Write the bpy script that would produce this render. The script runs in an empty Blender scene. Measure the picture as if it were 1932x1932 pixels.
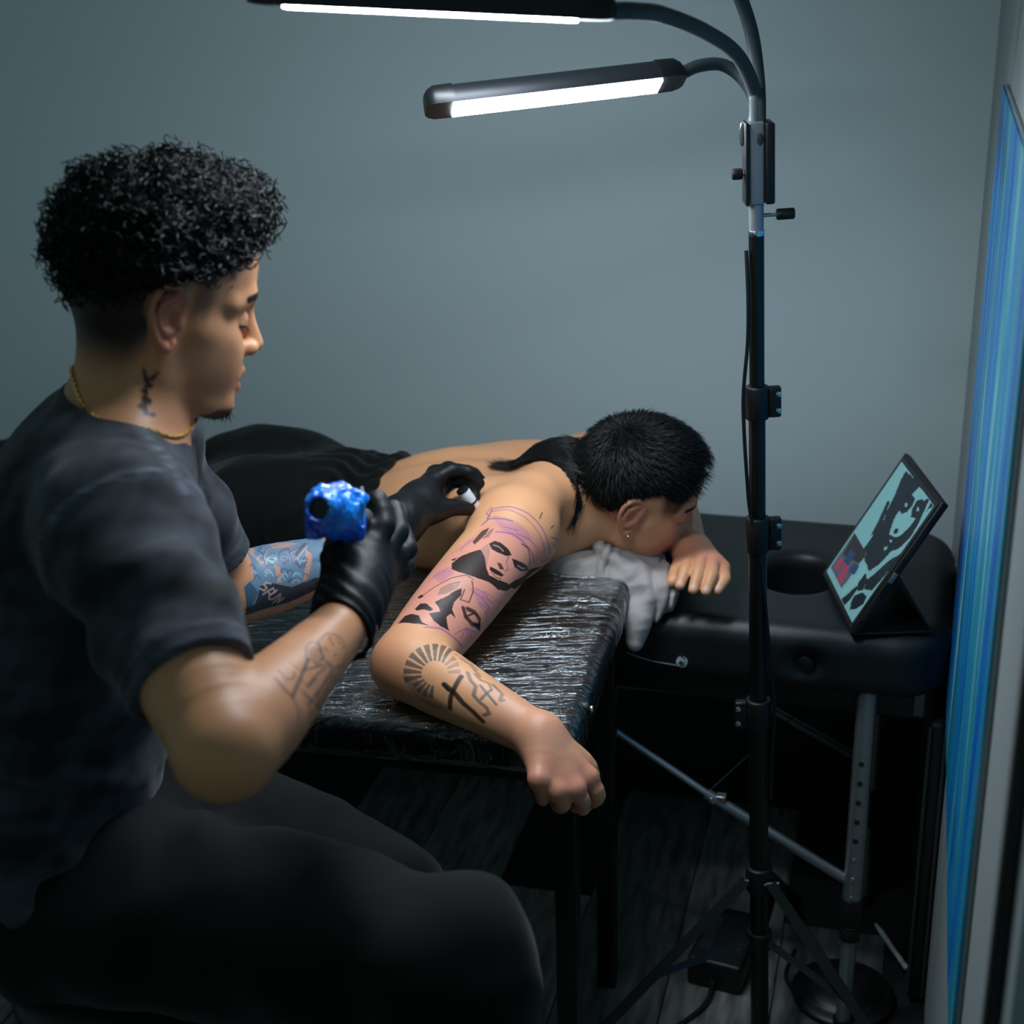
import bpy, bmesh, math, random
import numpy as np
from mathutils import Vector, Matrix, Euler

# ------------------------------------------------------------------ camera, world, exposure
SC = bpy.context.scene
COL = SC.collection
FPX, PITCH, ROLL, CAMH = 2818.0, math.radians(22.0), math.radians(1.7), 1.75
camd = bpy.data.cameras.new('camera')
cam = bpy.data.objects.new('camera', camd)
COL.objects.link(cam)
camd.sensor_width = 24.0; camd.sensor_fit = 'HORIZONTAL'; camd.lens = 24.0 * FPX / 1932.0
camd.clip_start = 0.05
_F = Vector((0, math.cos(PITCH), -math.sin(PITCH)))
_U0 = Vector((0, math.sin(PITCH), math.cos(PITCH)))
_R0 = Vector((1, 0, 0))
_R = _R0 * math.cos(ROLL) - _U0 * math.sin(ROLL)
_U = _U0 * math.cos(ROLL) + _R0 * math.sin(ROLL)
_C = Vector((0, 0, CAMH))
M = Matrix.Identity(4)
for i in range(3):
    M[i][0] = _R[i]; M[i][1] = _U[i]; M[i][2] = -_F[i]; M[i][3] = _C[i]
cam.matrix_world = M
camd.dof.use_dof = True
camd.dof.focus_distance = 2.02
camd.dof.aperture_fstop = 2.6
SC.camera = cam

world = bpy.data.worlds.new('world'); SC.world = world; world.use_nodes = True
bg = world.node_tree.nodes['Background']
bg.inputs[0].default_value = (0.44, 0.71, 0.73, 1)      # dim spill of the rest of the studio
bg.inputs[1].default_value = 0.18
SC.view_settings.view_transform = 'Standard'
SC.view_settings.look = 'None'
SC.view_settings.gamma = 1.0
SC.view_settings.use_curve_mapping = False
SC.view_settings.exposure = 0.0
LAMP_STRENGTH = 108.0

rnd = random.Random(7)
A = np.array

# ------------------------------------------------------------------ layout helpers: a sight line met with a depth, a height or a plane
def ray(x, y):
    return _F + _R * ((x - 966) / FPX) - _U * ((y - 966) / FPX)
def pd(x, y, d):
    return A(_C + ray(x, y) * d)
def pz(x, y, z):
    r = ray(x, y); return A(_C + r * ((z - CAMH) / r.z))
def pY(x, y, Y):
    r = ray(x, y); return A(_C + r * (Y / r.y))

def nrm(v):
    v = np.asarray(v, float); return v / (np.linalg.norm(v) + 1e-12)

# ------------------------------------------------------------------ object helpers
def tag(o, label=None, cat=None, group=None, kind=None):
    if label: o['label'] = label
    if cat: o['category'] = cat
    if group: o['group'] = group
    if kind: o['kind'] = kind
    return o
def empty(name, loc, label=None, cat=None, group=None, kind=None):
    o = bpy.data.objects.new(name, None); COL.objects.link(o)
    o.empty_display_size = 0.05
    o.location = tuple(float(c) for c in loc)
    return tag(o, label, cat, group, kind)
def wloc(o):
    l = Vector(o.location)
    while o.parent is not None:
        o = o.parent; l = l + Vector(o.location)
    return l
def link_mesh(name, me, mat, parent=None, smooth=True):
    """me holds world-space vertices; the object sits under its parent without rotation"""
    o = bpy.data.objects.new(name, me); COL.objects.link(o)
    if mat is not None: me.materials.append(mat)
    if smooth:
        me.polygons.foreach_set('use_smooth', np.ones(len(me.polygons), bool))
    if parent is not None:
        pl = wloc(parent)
        me.transform(Matrix.Translation(-pl))
        o.parent = parent
    me.update()
    return o
def sharp(o, ang=35):
    me = o.data
    bm = bmesh.new(); bm.from_mesh(me)
    a = math.radians(ang)
    for e in bm.edges:
        if len(e.link_faces) == 2 and e.calc_face_angle(0) > a: e.smooth = False
    bm.to_mesh(me); bm.free()
    return o

class MB:
    """collects simple solids (world space) into one mesh"""
    def __init__(s): s.v = []; s.f = []
    def add(s, v, f):
        n = len(s.v); s.v += [tuple(float(c) for c in p) for p in v]; s.f += [tuple(n + i for i in q) for q in f]
        return s
    def box(s, c, h, ax=None, bev=0.0):
        ax = np.eye(3) if ax is None else A(ax, float)
        bm = bmesh.new(); bmesh.ops.create_cube(bm, size=2.0)
        for v in bm.verts: v.co = Vector((v.co.x * h[0], v.co.y * h[1], v.co.z * h[2]))
        if bev > 0: bmesh.ops.bevel(bm, geom=list(bm.edges), offset=bev, segments=3, profile=0.5, affect='EDGES')
        bm.verts.index_update()
        V = [A(c) + ax[0] * v.co.x + ax[1] * v.co.y + ax[2] * v.co.z for v in bm.verts]
        F = [tuple(v.index for v in f.verts) for f in bm.faces]
        if np.linalg.det(ax) < 0: F = [q[::-1] for q in F]
        bm.free(); return s.add(V, F)
    def tube(s, pts, r, seg=12, caps=True, flat=None):
        """swept circle along a polyline; r is a number or a list; flat = (axis, factor) squashes the ring"""
        pts = [A(p, float) for p in pts]; n = len(pts)
        rr = [r] * n if not hasattr(r, '__len__') else list(r)
        V = []; F = []; up = None
        for i in range(n):
            t = nrm(pts[min(i + 1, n - 1)] - pts[max(i - 1, 0)])
            if up is None:
                up = A((0, 0, 1.)) if abs(t[2]) < .9 else A((1., 0, 0))
            a = nrm(np.cross(up, t)); b = np.cross(t, a); up = b
            for k in range(seg):
                th = 2 * math.pi * k / seg
                o = (a * math.cos(th) + b * math.sin(th)) * rr[i]
                if flat is not None:
                    fa = nrm(flat[0]); o = o + fa * (o @ fa) * (flat[1] - 1)
                V.append(pts[i] + o)
        for i in range(n - 1):
            for k in range(seg):
                k2 = (k + 1) % seg
                F.append((i * seg + k, i * seg + k2, (i + 1) * seg + k2, (i + 1) * seg + k))
        if caps:
            F.append(tuple(range(seg - 1, -1, -1))); F.append(tuple((n - 1) * seg + k for k in range(seg)))
        return s.add(V, F)
    def cyl(s, a, b, r, seg=20, bev=0.0):
        a = A(a, float); b = A(b, float)
        if bev > 0:
            t = nrm(b - a)
            return s.tube([a, a + t * bev * .3, a + t * bev, b - t * bev, b - t * bev * .3, b],
                          [r - bev, r - bev * .3, r, r, r - bev * .3, r - bev], seg)
        return s.tube([a, b], r, seg)
    def prism(s, outline, axis):
        """closed outline (3-D points) extruded by the vector axis"""
        n = len(outline); V = [A(p) for p in outline] + [A(p) + A(axis) for p in outline]
        F = [tuple(range(n - 1, -1, -1)), tuple(range(n, 2 * n))]
        for i in range(n):
            j = (i + 1) % n; F.append((i, j, n + j, n + i))
        return s.add(V, F)
    def build(s, name, mat, parent=None, smooth=True, ang=35):
        me = bpy.data.meshes.new(name); me.from_pydata(s.v, [], s.f); me.validate()
        bm = bmesh.new(); bm.from_mesh(me); bmesh.ops.recalc_face_normals(bm, faces=list(bm.faces)); bm.to_mesh(me); bm.free()
        o = link_mesh(name, me, mat, parent, smooth)
        if smooth: sharp(o, ang)
        return o

def spline(pts, n=8):
    """Catmull-Rom through the points"""
    P = [A(p, float) for p in pts]
    P = [2 * P[0] - P[1]] + P + [2 * P[-1] - P[-2]]
    out = []
    for i in range(1, len(P) - 2):
        p0, p1, p2, p3 = P[i - 1:i + 3]
        for k in range(n):
            t = k / n
            out.append(0.5 * ((2 * p1) + (-p0 + p2) * t + (2 * p0 - 5 * p1 + 4 * p2 - p3) * t * t + (-p0 + 3 * p1 - 3 * p2 + p3) * t ** 3))
    out.append(P[-2])
    return out

# ------------------------------------------------------------------ materials
def s2l(c):
    c = A(c, float) / 255.0
    return np.where(c <= 0.04045, c / 12.92, ((c + 0.055) / 1.055) ** 2.4)
def mat(name, col, rough=0.6, metal=0.0, spec=0.5, emit=None, estr=0.0, coat=0.0, sub=0.0, sheen=0.0):
    m = bpy.data.materials.new(name); m.use_nodes = True
    b = m.node_tree.nodes['Principled BSDF']
    b.inputs['Base Color'].default_value = (*[float(x) for x in col[:3]], 1)
    b.inputs['Roughness'].default_value = rough
    b.inputs['Metallic'].default_value = metal
    b.inputs['Specular IOR Level'].default_value = spec
    b.inputs['Coat Weight'].default_value = coat
    if sheen: b.inputs['Sheen Weight'].default_value = sheen; b.inputs['Sheen Roughness'].default_value = 0.4
    if sub:
        b.inputs['Subsurface Weight'].default_value = sub
        b.inputs['Subsurface Radius'].default_value = (0.012, 0.005, 0.003)
        b.inputs['Subsurface Scale'].default_value = 0.6
    if emit is not None:
        b.inputs['Emission Color'].default_value = (*emit, 1); b.inputs['Emission Strength'].default_value = estr
    return m
def N(m, t, **kw):
    n = m.node_tree.nodes.new(t)
    for k, v in kw.items(): setattr(n, k, v)
    return n
def L(m, a, b): m.node_tree.links.new(a, b)
def bsdf(m): return m.node_tree.nodes['Principled BSDF']
def noise_bump(m, scale=60, strength=0.2, dist=0.002, detail=4, stretch=(1, 1, 1), rot=0.0, rough_var=None):
    tc = N(m, 'ShaderNodeTexCoord'); mp = N(m, 'ShaderNodeMapping'); nz = N(m, 'ShaderNodeTexNoise'); bp = N(m, 'ShaderNodeBump')
    mp.inputs['Scale'].default_value = stretch; mp.inputs['Rotation'].default_value = (0, 0, rot)
    nz.inputs['Scale'].default_value = scale; nz.inputs['Detail'].default_value = detail
    bp.inputs['Strength'].default_value = strength; bp.inputs['Distance'].default_value = dist
    L(m, tc.outputs['Object'], mp.inputs['Vector']); L(m, mp.outputs['Vector'], nz.inputs['Vector'])
    L(m, nz.outputs['Fac'], bp.inputs['Height']); L(m, bp.outputs['Normal'], bsdf(m).inputs['Normal'])
    return nz, mp, bp
def noise_color(m, c0, c1, scale=5, detail=5, lo=0.35, hi=0.65, stretch=(1, 1, 1)):
    tc = N(m, 'ShaderNodeTexCoord'); mp = N(m, 'ShaderNodeMapping'); nz = N(m, 'ShaderNodeTexNoise'); cr = N(m, 'ShaderNodeValToRGB')
    mp.inputs['Scale'].default_value = stretch
    nz.inputs['Scale'].default_value = scale; nz.inputs['Detail'].default_value = detail
    cr.color_ramp.elements[0].position = lo; cr.color_ramp.elements[1].position = hi
    cr.color_ramp.elements[0].color = (*c0, 1); cr.color_ramp.elements[1].color = (*c1, 1)
    L(m, tc.outputs['Object'], mp.inputs['Vector']); L(m, mp.outputs['Vector'], nz.inputs['Vector'])
    L(m, nz.outputs['Fac'], cr.inputs['Fac']); L(m, cr.outputs['Color'], bsdf(m).inputs['Base Color'])
    return cr
def vcol(m, name='Col'):
    a = N(m, 'ShaderNodeVertexColor'); a.layer_name = name
    L(m, a.outputs['Color'], bsdf(m).inputs['Base Color']); return a

# ------------------------------------------------------------------ distance-field modelling: soft unions meshed as one continuous surface
class Field:
    def __init__(s): s.ops = []
    def _op(s, fn, pts, r, k, mode):
        pts = A(pts, float).reshape(-1, 3); m = r + k
        s.ops.append((fn, pts.min(0) - m, pts.max(0) + m, k, mode)); return s
    def tube(s, pts, rad, k=0.01, mode='u', flat=None, n=0):
        """tapered capsule chain; flat=(axis, factor) squashes it across that axis"""
        pts = [A(p, float) for p in pts]; rad = list(rad) if hasattr(rad, '__len__') else [rad] * len(pts)
        if n:
            q = spline([np.append(p, r) for p, r in zip(pts, rad)], n); pts = [x[:3] for x in q]; rad = [x[3] for x in q]
        P = A(pts); R = A(rad)
        fl = None if flat is None else (nrm(flat[0]), float(flat[1]))
        def fn(X):
            d = None; x, y, z = X[:, 0], X[:, 1], X[:, 2]
            for i in range(len(P) - 1):
                a = P[i]; ba = P[i + 1] - a; l2 = ba @ ba + 1e-12
                px = x - a[0]; py = y - a[1]; pz_ = z - a[2]
                t = px * (ba[0] / l2); t += py * (ba[1] / l2); t += pz_ * (ba[2] / l2)
                np.clip(t, 0, 1, out=t)
                px -= t * ba[0]; py -= t * ba[1]; pz_ -= t * ba[2]
                q2 = px * px; q2 += py * py; q2 += pz_ * pz_
                t *= (R[i + 1] - R[i]); t += R[i]
                if fl is not None:
                    h = px * fl[0][0] + py * fl[0][1] + pz_ * fl[0][2]
                    q2 += h * h * (1 / fl[1] ** 2 - 1)
                    e = (np.sqrt(np.maximum(q2, 0)) - t) * (0.5 + 0.5 * min(1, fl[1]))
                else:
                    e = np.sqrt(q2) - t
                d = e if d is None else np.minimum(d, e, out=d)
            return d
        return s._op(fn, P, max(R) * (max(1, fl[1]) if fl else 1), k, mode)
    def ell(s, c, r, ax=None, k=0.01, mode='u'):
        c = A(c, float); r = A(r, float); ax = np.eye(3) if ax is None else A(ax, float)
        def fn(X):
            k0 = 0; k1 = 0; p = [X[:, i] - c[i] for i in range(3)]
            for i in range(3):
                q = (p[0] * ax[i, 0] + p[1] * ax[i, 1] + p[2] * ax[i, 2]) / r[i]
                k0 = k0 + q * q; q = q / r[i]; k1 = k1 + q * q
            k0 = np.sqrt(k0)
            return k0 * (k0 - 1) / (np.sqrt(k1) + 1e-9)
        e = np.abs(ax.T) @ r
        return s._op(fn, A([c - e, c + e]), 0, k, mode)
    def box(s, c, h, ax=None, rad=0.01, k=0.01, mode='u'):
        c = A(c, float); h = A(h, float) - rad; ax = np.eye(3) if ax is None else A(ax, float)
        def fn(X):
            q = np.abs((X - c) @ ax.T) - h
            return np.sqrt((np.maximum(q, 0) ** 2).sum(1)) + np.minimum(q.max(1), 0) - rad
        e = np.abs(ax.T) @ (h + rad)
        return s._op(fn, A([c - e, c + e]), 0, k, mode)
    def plane(s, c, n, lo, hi, k=0.005):
        """cuts away the side that n points to, within the box lo..hi"""
        c = A(c, float); n = nrm(n)
        s.ops.append((lambda X: -((X - c) @ n), A(lo, float), A(hi, float), k, 's')); return s
    def disp(s, fn, lo, hi):
        s.ops.append((fn, A(lo, float), A(hi, float), 0, 'd')); return s
    def value(s, X, marg=0.0):
        ax = int(np.argmax(X.max(0) - X.min(0))) if len(X) else 0
        o = np.argsort(X[:, ax]); Xs = np.asfortranarray(X[o]); key = Xs[:, ax]
        oth = [i for i in range(3) if i != ax]
        d = np.full(len(X), 0.6)
        for fn, lo, hi, k, mode in s.ops:
            i0, i1 = np.searchsorted(key, (lo[ax] - marg, hi[ax] + marg))
            if i1 <= i0: continue
            a, b = Xs[i0:i1, oth[0]], Xs[i0:i1, oth[1]]
            m = (a > lo[oth[0]] - marg); m &= (a < hi[oth[0]] + marg); m &= (b > lo[oth[1]] - marg); m &= (b < hi[oth[1]] + marg)
            j = np.flatnonzero(m)
            if not len(j): continue
            if len(j) == i1 - i0: d[i0:i1] = s._mix(d[i0:i1], fn(Xs[i0:i1]), k, mode)
            else:
                j += i0; d[j] = s._mix(d[j], fn(np.asfortranarray(Xs[j])), k, mode)
        out = np.empty_like(d); out[o] = d
        return out
    @staticmethod
    def _mix(d, e, k, mode):
        if mode == 'd': return d + e
        if mode == 's':
            e = -e
            if k <= 0: return np.maximum(d, e)
            h = np.clip(0.5 - 0.5 * (d - e) / k, 0, 1)
            return d + (e - d) * h + k * h * (1 - h)
        if k <= 0: return np.minimum(d, e)
        h = np.clip(0.5 + 0.5 * (e - d) / k, 0, 1)
        return e + (d - e) * h - k * h * (1 - h)
    def mesh(s, res, project=1, pad=0.0):
        """coarse cells first; only those near the surface are sampled at full resolution"""
        B = 5
        lo = np.min([o[1] for o in s.ops if o[4] == 'u'], 0) - 3 * res - pad
        hi = np.max([o[2] for o in s.ops if o[4] == 'u'], 0) + 3 * res + pad
        nb = np.ceil((hi - lo) / (res * B)).astype(int)
        G = np.stack(np.meshgrid(*[lo[i] + res * B * (np.arange(nb[i]) + 0.5) - res * 0.5 for i in range(3)], indexing='ij'), -1).reshape(-1, 3)
        dc = s.value(G, res * B * 2)
        act = np.flatnonzero(np.abs(dc) < res * B * 1.35)
        D = np.repeat(np.repeat(np.repeat(dc.reshape(nb).astype(np.float32), B, 0), B, 1), B, 2)
        off = np.stack(np.meshgrid(*[np.arange(B)] * 3, indexing='ij'), -1).reshape(-1, 3)
        ci = np.stack(np.unravel_index(act, nb), 1)
        I = (ci[:, None, :] * B + off[None]).reshape(-1, 3)
        D[I[:, 0], I[:, 1], I[:, 2]] = s.value(lo + res * I, 3 * res)
        V, Q = nets(D, lo, res)
        for _ in range(project): V = s.snap(V, res)
        return V, Q
    def snap(s, V, res):
        e = 0.0006
        K4 = A([(1, -1, -1), (-1, -1, 1), (-1, 1, -1), (1, 1, 1)], float)
        d = np.zeros(len(V)); g = np.zeros_like(V)
        for q in K4:
            v = s.value(V + q * e, 0.01); d += v * 0.25; g += v[:, None] * q / (4 * e)
        l2 = (g * g).sum(1) + 1e-3
        st = -(d / l2)[:, None] * g
        ln = np.sqrt((st * st).sum(1)); st *= np.minimum(1, res * 0.8 / (ln + 1e-9))[:, None]
        return V + st

def nets(D, lo, res):
    """naive surface nets"""
    ins = D < 0
    nx, ny, nz = D.shape
    c = np.zeros((nx - 1, ny - 1, nz - 1), np.uint8)
    for i in (0, 1):
        for j in (0, 1):
            for k in (0, 1):
                c += ins[i:nx - 1 + i, j:ny - 1 + j, k:nz - 1 + k]
    act = (c > 0) & (c < 8)
    I = np.argwhere(act)
    idx = np.full(act.shape, -1, np.int32); idx[act] = np.arange(len(I))
    acc = np.zeros((len(I), 3)); cnt = np.zeros(len(I))
    cor = {}
    for i in (0, 1):
        for j in (0, 1):
            for k in (0, 1):
                cor[i, j, k] = D[I[:, 0] + i, I[:, 1] + j, I[:, 2] + k].astype(float)
    for a in cor:
        for ax in range(3):
            if a[ax] == 1: continue
            b = list(a); b[ax] = 1; b = tuple(b)
            m = (cor[a] < 0) != (cor[b] < 0)
            t = cor[a] / (cor[a] - cor[b] + 1e-20)
            p = np.tile(A(a, float), (len(I), 1)); p[:, ax] = t
            acc[m] += p[m]; cnt[m] += 1
    V = lo + res * (I + acc / np.maximum(cnt, 1)[:, None])
    Q = []
    for ax in range(3):
        o = [slice(None)] * 3; o2 = [slice(None)] * 3
        o[ax] = slice(0, -1); o2[ax] = slice(1, None)
        s0, s1 = ins[tuple(o)], ins[tuple(o2)]
        E = np.argwhere(s0 != s1)
        b1, b2 = [(1, 2), (2, 0), (0, 1)][ax]
        ok = (E[:, b1] > 0) & (E[:, b2] > 0) & (E[:, b1] < D.shape[b1] - 1) & (E[:, b2] < D.shape[b2] - 1)
        E = E[ok]
        def cell(d1, d2):
            e = E.copy(); e[:, b1] += d1; e[:, b2] += d2
            return idx[e[:, 0], e[:, 1], e[:, 2]]
        q = np.stack([cell(-1, -1), cell(0, -1), cell(0, 0), cell(-1, 0)], 1)
        fl = ~s0[E[:, 0], E[:, 1], E[:, 2]]
        q[fl] = q[fl][:, ::-1]
        Q.append(q)
    return V, np.concatenate(Q)

def refine(V, Qa, rest, mask_fn):
    """split the quads in a region into four; neighbours take the extra vertices so the surface stays closed"""
    cen = V[Qa].mean(1)
    sel = mask_fn(cen)
    Qs = Qa[sel]; Qo = Qa[~sel]
    E = np.sort(np.stack([Qs, np.roll(Qs, -1, 1)], 2).reshape(-1, 2), 1)
    nV = len(V)
    key = E[:, 0].astype(np.int64) * nV + E[:, 1]
    uk, inv = np.unique(key, return_inverse=True)
    m = (nV + inv.reshape(-1)).reshape(-1, 4)
    cidx = nV + len(uk) + np.arange(len(Qs))
    NV = np.concatenate([V, (V[uk // nV] + V[uk % nV]) / 2, V[Qs].mean(1)])
    out = [np.stack([Qs[:, i], m[:, i], cidx, m[:, (i + 3) % 4]], 1) for i in range(4)]
    Eo = np.sort(np.stack([Qo, np.roll(Qo, -1, 1)], 2), 2)
    ko = Eo[..., 0].astype(np.int64) * nV + Eo[..., 1]
    pos = np.minimum(np.searchsorted(uk, ko), len(uk) - 1)
    hit = uk[pos] == ko
    anyh = hit.any(1)
    out.append(Qo[~anyh])
    ng = []
    for q, h, p in zip(Qo[anyh].tolist(), hit[anyh].tolist(), pos[anyh].tolist()):
        r = []
        for i in range(4):
            r.append(q[i])
            if h[i]: r.append(nV + p[i])
        ng.append(tuple(r))
    lut = dict(zip(uk.tolist(), range(len(uk)))) if rest else {}
    for q in rest:
        r = []
        for i in range(len(q)):
            a, b = q[i], q[(i + 1) % len(q)]; r.append(a)
            j = lut.get(min(a, b) * nV + max(a, b))
            if j is not None: r.append(nV + j)
        ng.append(tuple(r))
    return NV, np.concatenate(out), ng

def poly_mesh(name, V, Q, rest=()):
    me = bpy.data.meshes.new(name)
    ln = np.concatenate([np.full(len(Q), 4, np.int32), A([len(p) for p in rest], np.int32)]).astype(np.int32)
    fl = np.concatenate([np.asarray(Q, np.int32).reshape(-1), A([i for p in rest for i in p], np.int32)]).astype(np.int32)
    me.vertices.add(len(V)); me.vertices.foreach_set('co', np.asarray(V, np.float32).ravel())
    me.loops.add(len(fl)); me.loops.foreach_set('vertex_index', fl)
    me.polygons.add(len(ln)); me.polygons.foreach_set('loop_start', np.concatenate([[0], np.cumsum(ln)[:-1]]).astype(np.int32))
    me.update(calc_edges=True)
    return me
def field_obj(name, fld, res, mat_, parent=None, project=1, colour=None, regions=()):
    V, Q = fld.mesh(res, project)
    rest = []
    for fn, times in regions:
        for t in range(times):
            n0 = len(V)
            V, Q, rest = refine(V, Q, rest, fn)
            V[n0:] = fld.snap(V[n0:], res)
    me = poly_mesh(name, V, Q, rest)
    if colour is not None:
        c = colour(V)
        at = me.color_attributes.new('Col', 'FLOAT_COLOR', 'POINT')
        at.data.foreach_set('color', np.concatenate([c, np.ones((len(c), 1))], 1).astype(np.float32).ravel())
    return link_mesh(name, me, mat_, parent)

# smooth pseudo-noise on points (sums of rotated sines), used for cloth folds and lumps
def wob(X, f, seed=0, oct=3):
    r = np.random.RandomState(seed); o = np.zeros(len(X)); a = 1.0; t = 0
    for i in range(oct):
        for j in range(3):
            d = r.randn(3); d /= np.linalg.norm(d)
            o += a * np.sin(X @ d * f * (2 ** i) * 6.283 + r.rand() * 6.283 + 1.7 * np.sin(X @ r.randn(3) * f * 4))
            t += a
        a *= 0.5
    return o / t * 1.6
def sstep(x, a, b):
    t = np.clip((x - a) / (b - a), 0, 1); return t * t * (3 - 2 * t)
def seg_dist(P2, a, b):
    a = A(a, float); b = A(b, float); ba = b - a
    t = np.clip(((P2 - a) @ ba) / (ba @ ba + 1e-12), 0, 1)
    q = P2 - a - t[:, None] * ba
    return np.sqrt((q * q).sum(1))
def line_dist(P2, pts):
    d = None
    for a, b in zip(pts[:-1], pts[1:]):
        e = seg_dist(P2, a, b); d = e if d is None else np.minimum(d, e)
    return d
def in_poly(P2, pts):
    x, y = P2[:, 0], P2[:, 1]; c = np.zeros(len(P2), bool); n = len(pts)
    for i in range(n):
        x0, y0 = pts[i]; x1, y1 = pts[(i + 1) % n]
        m = ((y0 > y) != (y1 > y)) & (x < (x1 - x0) * (y - y0) / (y1 - y0 + 1e-15) + x0)
        c ^= m
    return c
# ------------------------------------------------------------------ the room
def yaw(deg):
    a = math.radians(deg); return A((math.cos(a), -math.sin(a), 0)), A((math.sin(a), math.cos(a), 0))
Z3 = A((0, 0, 1.))
UW, VW = yaw(15.5)
CORNER = A((0.828, 2.580, 0))

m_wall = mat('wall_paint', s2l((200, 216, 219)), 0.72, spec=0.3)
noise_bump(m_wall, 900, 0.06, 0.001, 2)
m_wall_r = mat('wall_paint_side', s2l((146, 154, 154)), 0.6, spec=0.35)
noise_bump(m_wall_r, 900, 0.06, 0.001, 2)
wb = MB().box(CORNER - UW * 1.6 + VW * 0.05 + Z3 * 1.3, (1.75, 0.05, 1.3), (UW, VW, Z3)).build('wall_back', m_wall, None, False)
tag(wb, kind='structure')
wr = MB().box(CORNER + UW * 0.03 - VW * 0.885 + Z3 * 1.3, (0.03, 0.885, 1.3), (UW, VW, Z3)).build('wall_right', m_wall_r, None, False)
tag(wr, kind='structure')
m_under = mat('subfloor', s2l((14, 16, 16)), 0.9)
fl = MB().box((-0.6, 1.2, -0.03), (2.6, 2.2, 0.024)).build('floor', m_under, None, False)
tag(fl, kind='structure')
m_planks = []
for i, (c0, c1) in enumerate([((66, 70, 68), (132, 132, 124)), ((54, 58, 58), (110, 112, 108)), ((80, 80, 76), (146, 142, 132))]):
    m = mat('floor_plank_%d' % i, (0.05, 0.05, 0.05), 0.5)
    noise_color(m, s2l(c0), s2l(c1), 9, 8, 0.35, 0.7, (6, 1, 1))
    m_planks.append(m)
pw, pl_ = 0.182, 1.22
pm = MB().box((0, 0, 0), (pw / 2 - 0.0012, pl_ / 2 - 0.0012, 0.003), None, 0.0012).build('plank', None, None, False)
COL.objects.unlink(pm)
k = 0
for i in range(-9, 7):
    for j in range(-1, 2):
        c = A((0.2, 1.6, -0.003)) + UW * (i * pw) + VW * (j * pl_ + (i % 3) * 0.41 - 0.3)
        if not (-1.35 < c[0] < 1.1 and 0.5 < c[1] < 2.75): continue
        if (c - CORNER) @ VW + pl_ / 2 > 0.0:            # cut at the wall: keep the board short of it
            sh = (c - CORNER) @ VW + pl_ / 2
            if sh > pl_ - 0.1: continue
            me = MB().box((0, -sh / 2, 0), (pw / 2 - 0.0012, (pl_ - sh) / 2 - 0.0012, 0.003), None, 0.0012).build('plank', None, None, False)
            d = me.data; COL.objects.unlink(me); bpy.data.objects.remove(me)
        else:
            d = pm.data
        if (c - CORNER) @ UW + pw / 2 > 0: continue
        dd = d.copy(); dd.materials.append(m_planks[k % 3])
        o = bpy.data.objects.new('plank', dd); COL.objects.link(o)
        o.rotation_euler = (0, 0, -math.radians(15.5)); o.location = tuple(c - A(fl.location)); o.parent = fl
        k += 1
bpy.data.objects.remove(pm)

# black panel added along the back wall's foot, darkening the area under the table
m_base = mat('dark_panel', s2l((12, 16, 16)), 0.6)
bb = MB().box(CORNER - UW * 1.6 - VW * 0.008 + Z3 * 0.12, (1.58, 0.008, 0.12), (UW, VW, Z3), 0.003).build('dark_panel_back', m_base, None, True)
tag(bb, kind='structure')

# blue abstract canvas on the right wall, seen almost edge on
m_canvas_edge = mat('canvas_edge', s2l((150, 156, 160)), 0.6)
m_paint = mat('blue_acrylic_paint', (0.05, 0.3, 0.6), 0.35, spec=0.5)
def paint_nodes(m):
    tc = N(m, 'ShaderNodeTexCoord'); mp = N(m, 'ShaderNodeMapping'); nz = N(m, 'ShaderNodeTexNoise'); cr = N(m, 'ShaderNodeValToRGB')
    mp.inputs['Rotation'].default_value = (0, 0, math.radians(15.5))
    mp.inputs['Scale'].default_value = (1, 7.5, 0.8)
    nz.inputs['Scale'].default_value = 1.9; nz.inputs['Detail'].default_value = 3; nz.inputs['Distortion'].default_value = 0.6
    el = cr.color_ramp.elements
    el[0].position = 0.28; el[0].color = (*s2l((12, 62, 150)), 1)
    el[1].position = 0.74; el[1].color = (*s2l((150, 205, 220)), 1)
    for p, c in ((0.40, (0, 96, 178)), (0.50, (10, 140, 205)), (0.58, (30, 140, 160)), (0.65, (70, 160, 185))):
        e = el.new(p); e.color = (*s2l(c), 1)
    L(m, tc.outputs['Object'], mp.inputs['Vector']); L(m, mp.outputs['Vector'], nz.inputs['Vector'])
    L(m, nz.outputs['Fac'], cr.inputs['Fac']); L(m, cr.outputs['Color'], bsdf(m).inputs['Base Color'])
paint_nodes(m_paint)
pc = CORNER - VW * 0.925
can = empty('abstract_painting', pc + Z3 * 0.56, 'tall blue and teal abstract painting on the right hand wall', 'painting')
MB().box(pc - UW * 0.003 + Z3 * 1.035, (0.003, 0.42, 0.475), (UW, VW, Z3), 0.002).build('canvas_frame', m_canvas_edge, can)
MB().box(pc - UW * 0.0075 + Z3 * 1.035, (0.0015, 0.419, 0.474), (UW, VW, Z3)).build('painted_canvas', m_paint, can, False)
# door casing further along the same wall, at the frame's edge
m_trim = mat('door_casing_dark', s2l((26, 32, 32)), 0.5)
tr = MB().box(CORNER - VW * 1.70 - UW * 0.006 + Z3 * 1.3, (0.006, 0.014, 1.3), (UW, VW, Z3), 0.003).build('trim_1', m_trim, None)
tag(tr, kind='structure')

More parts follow.
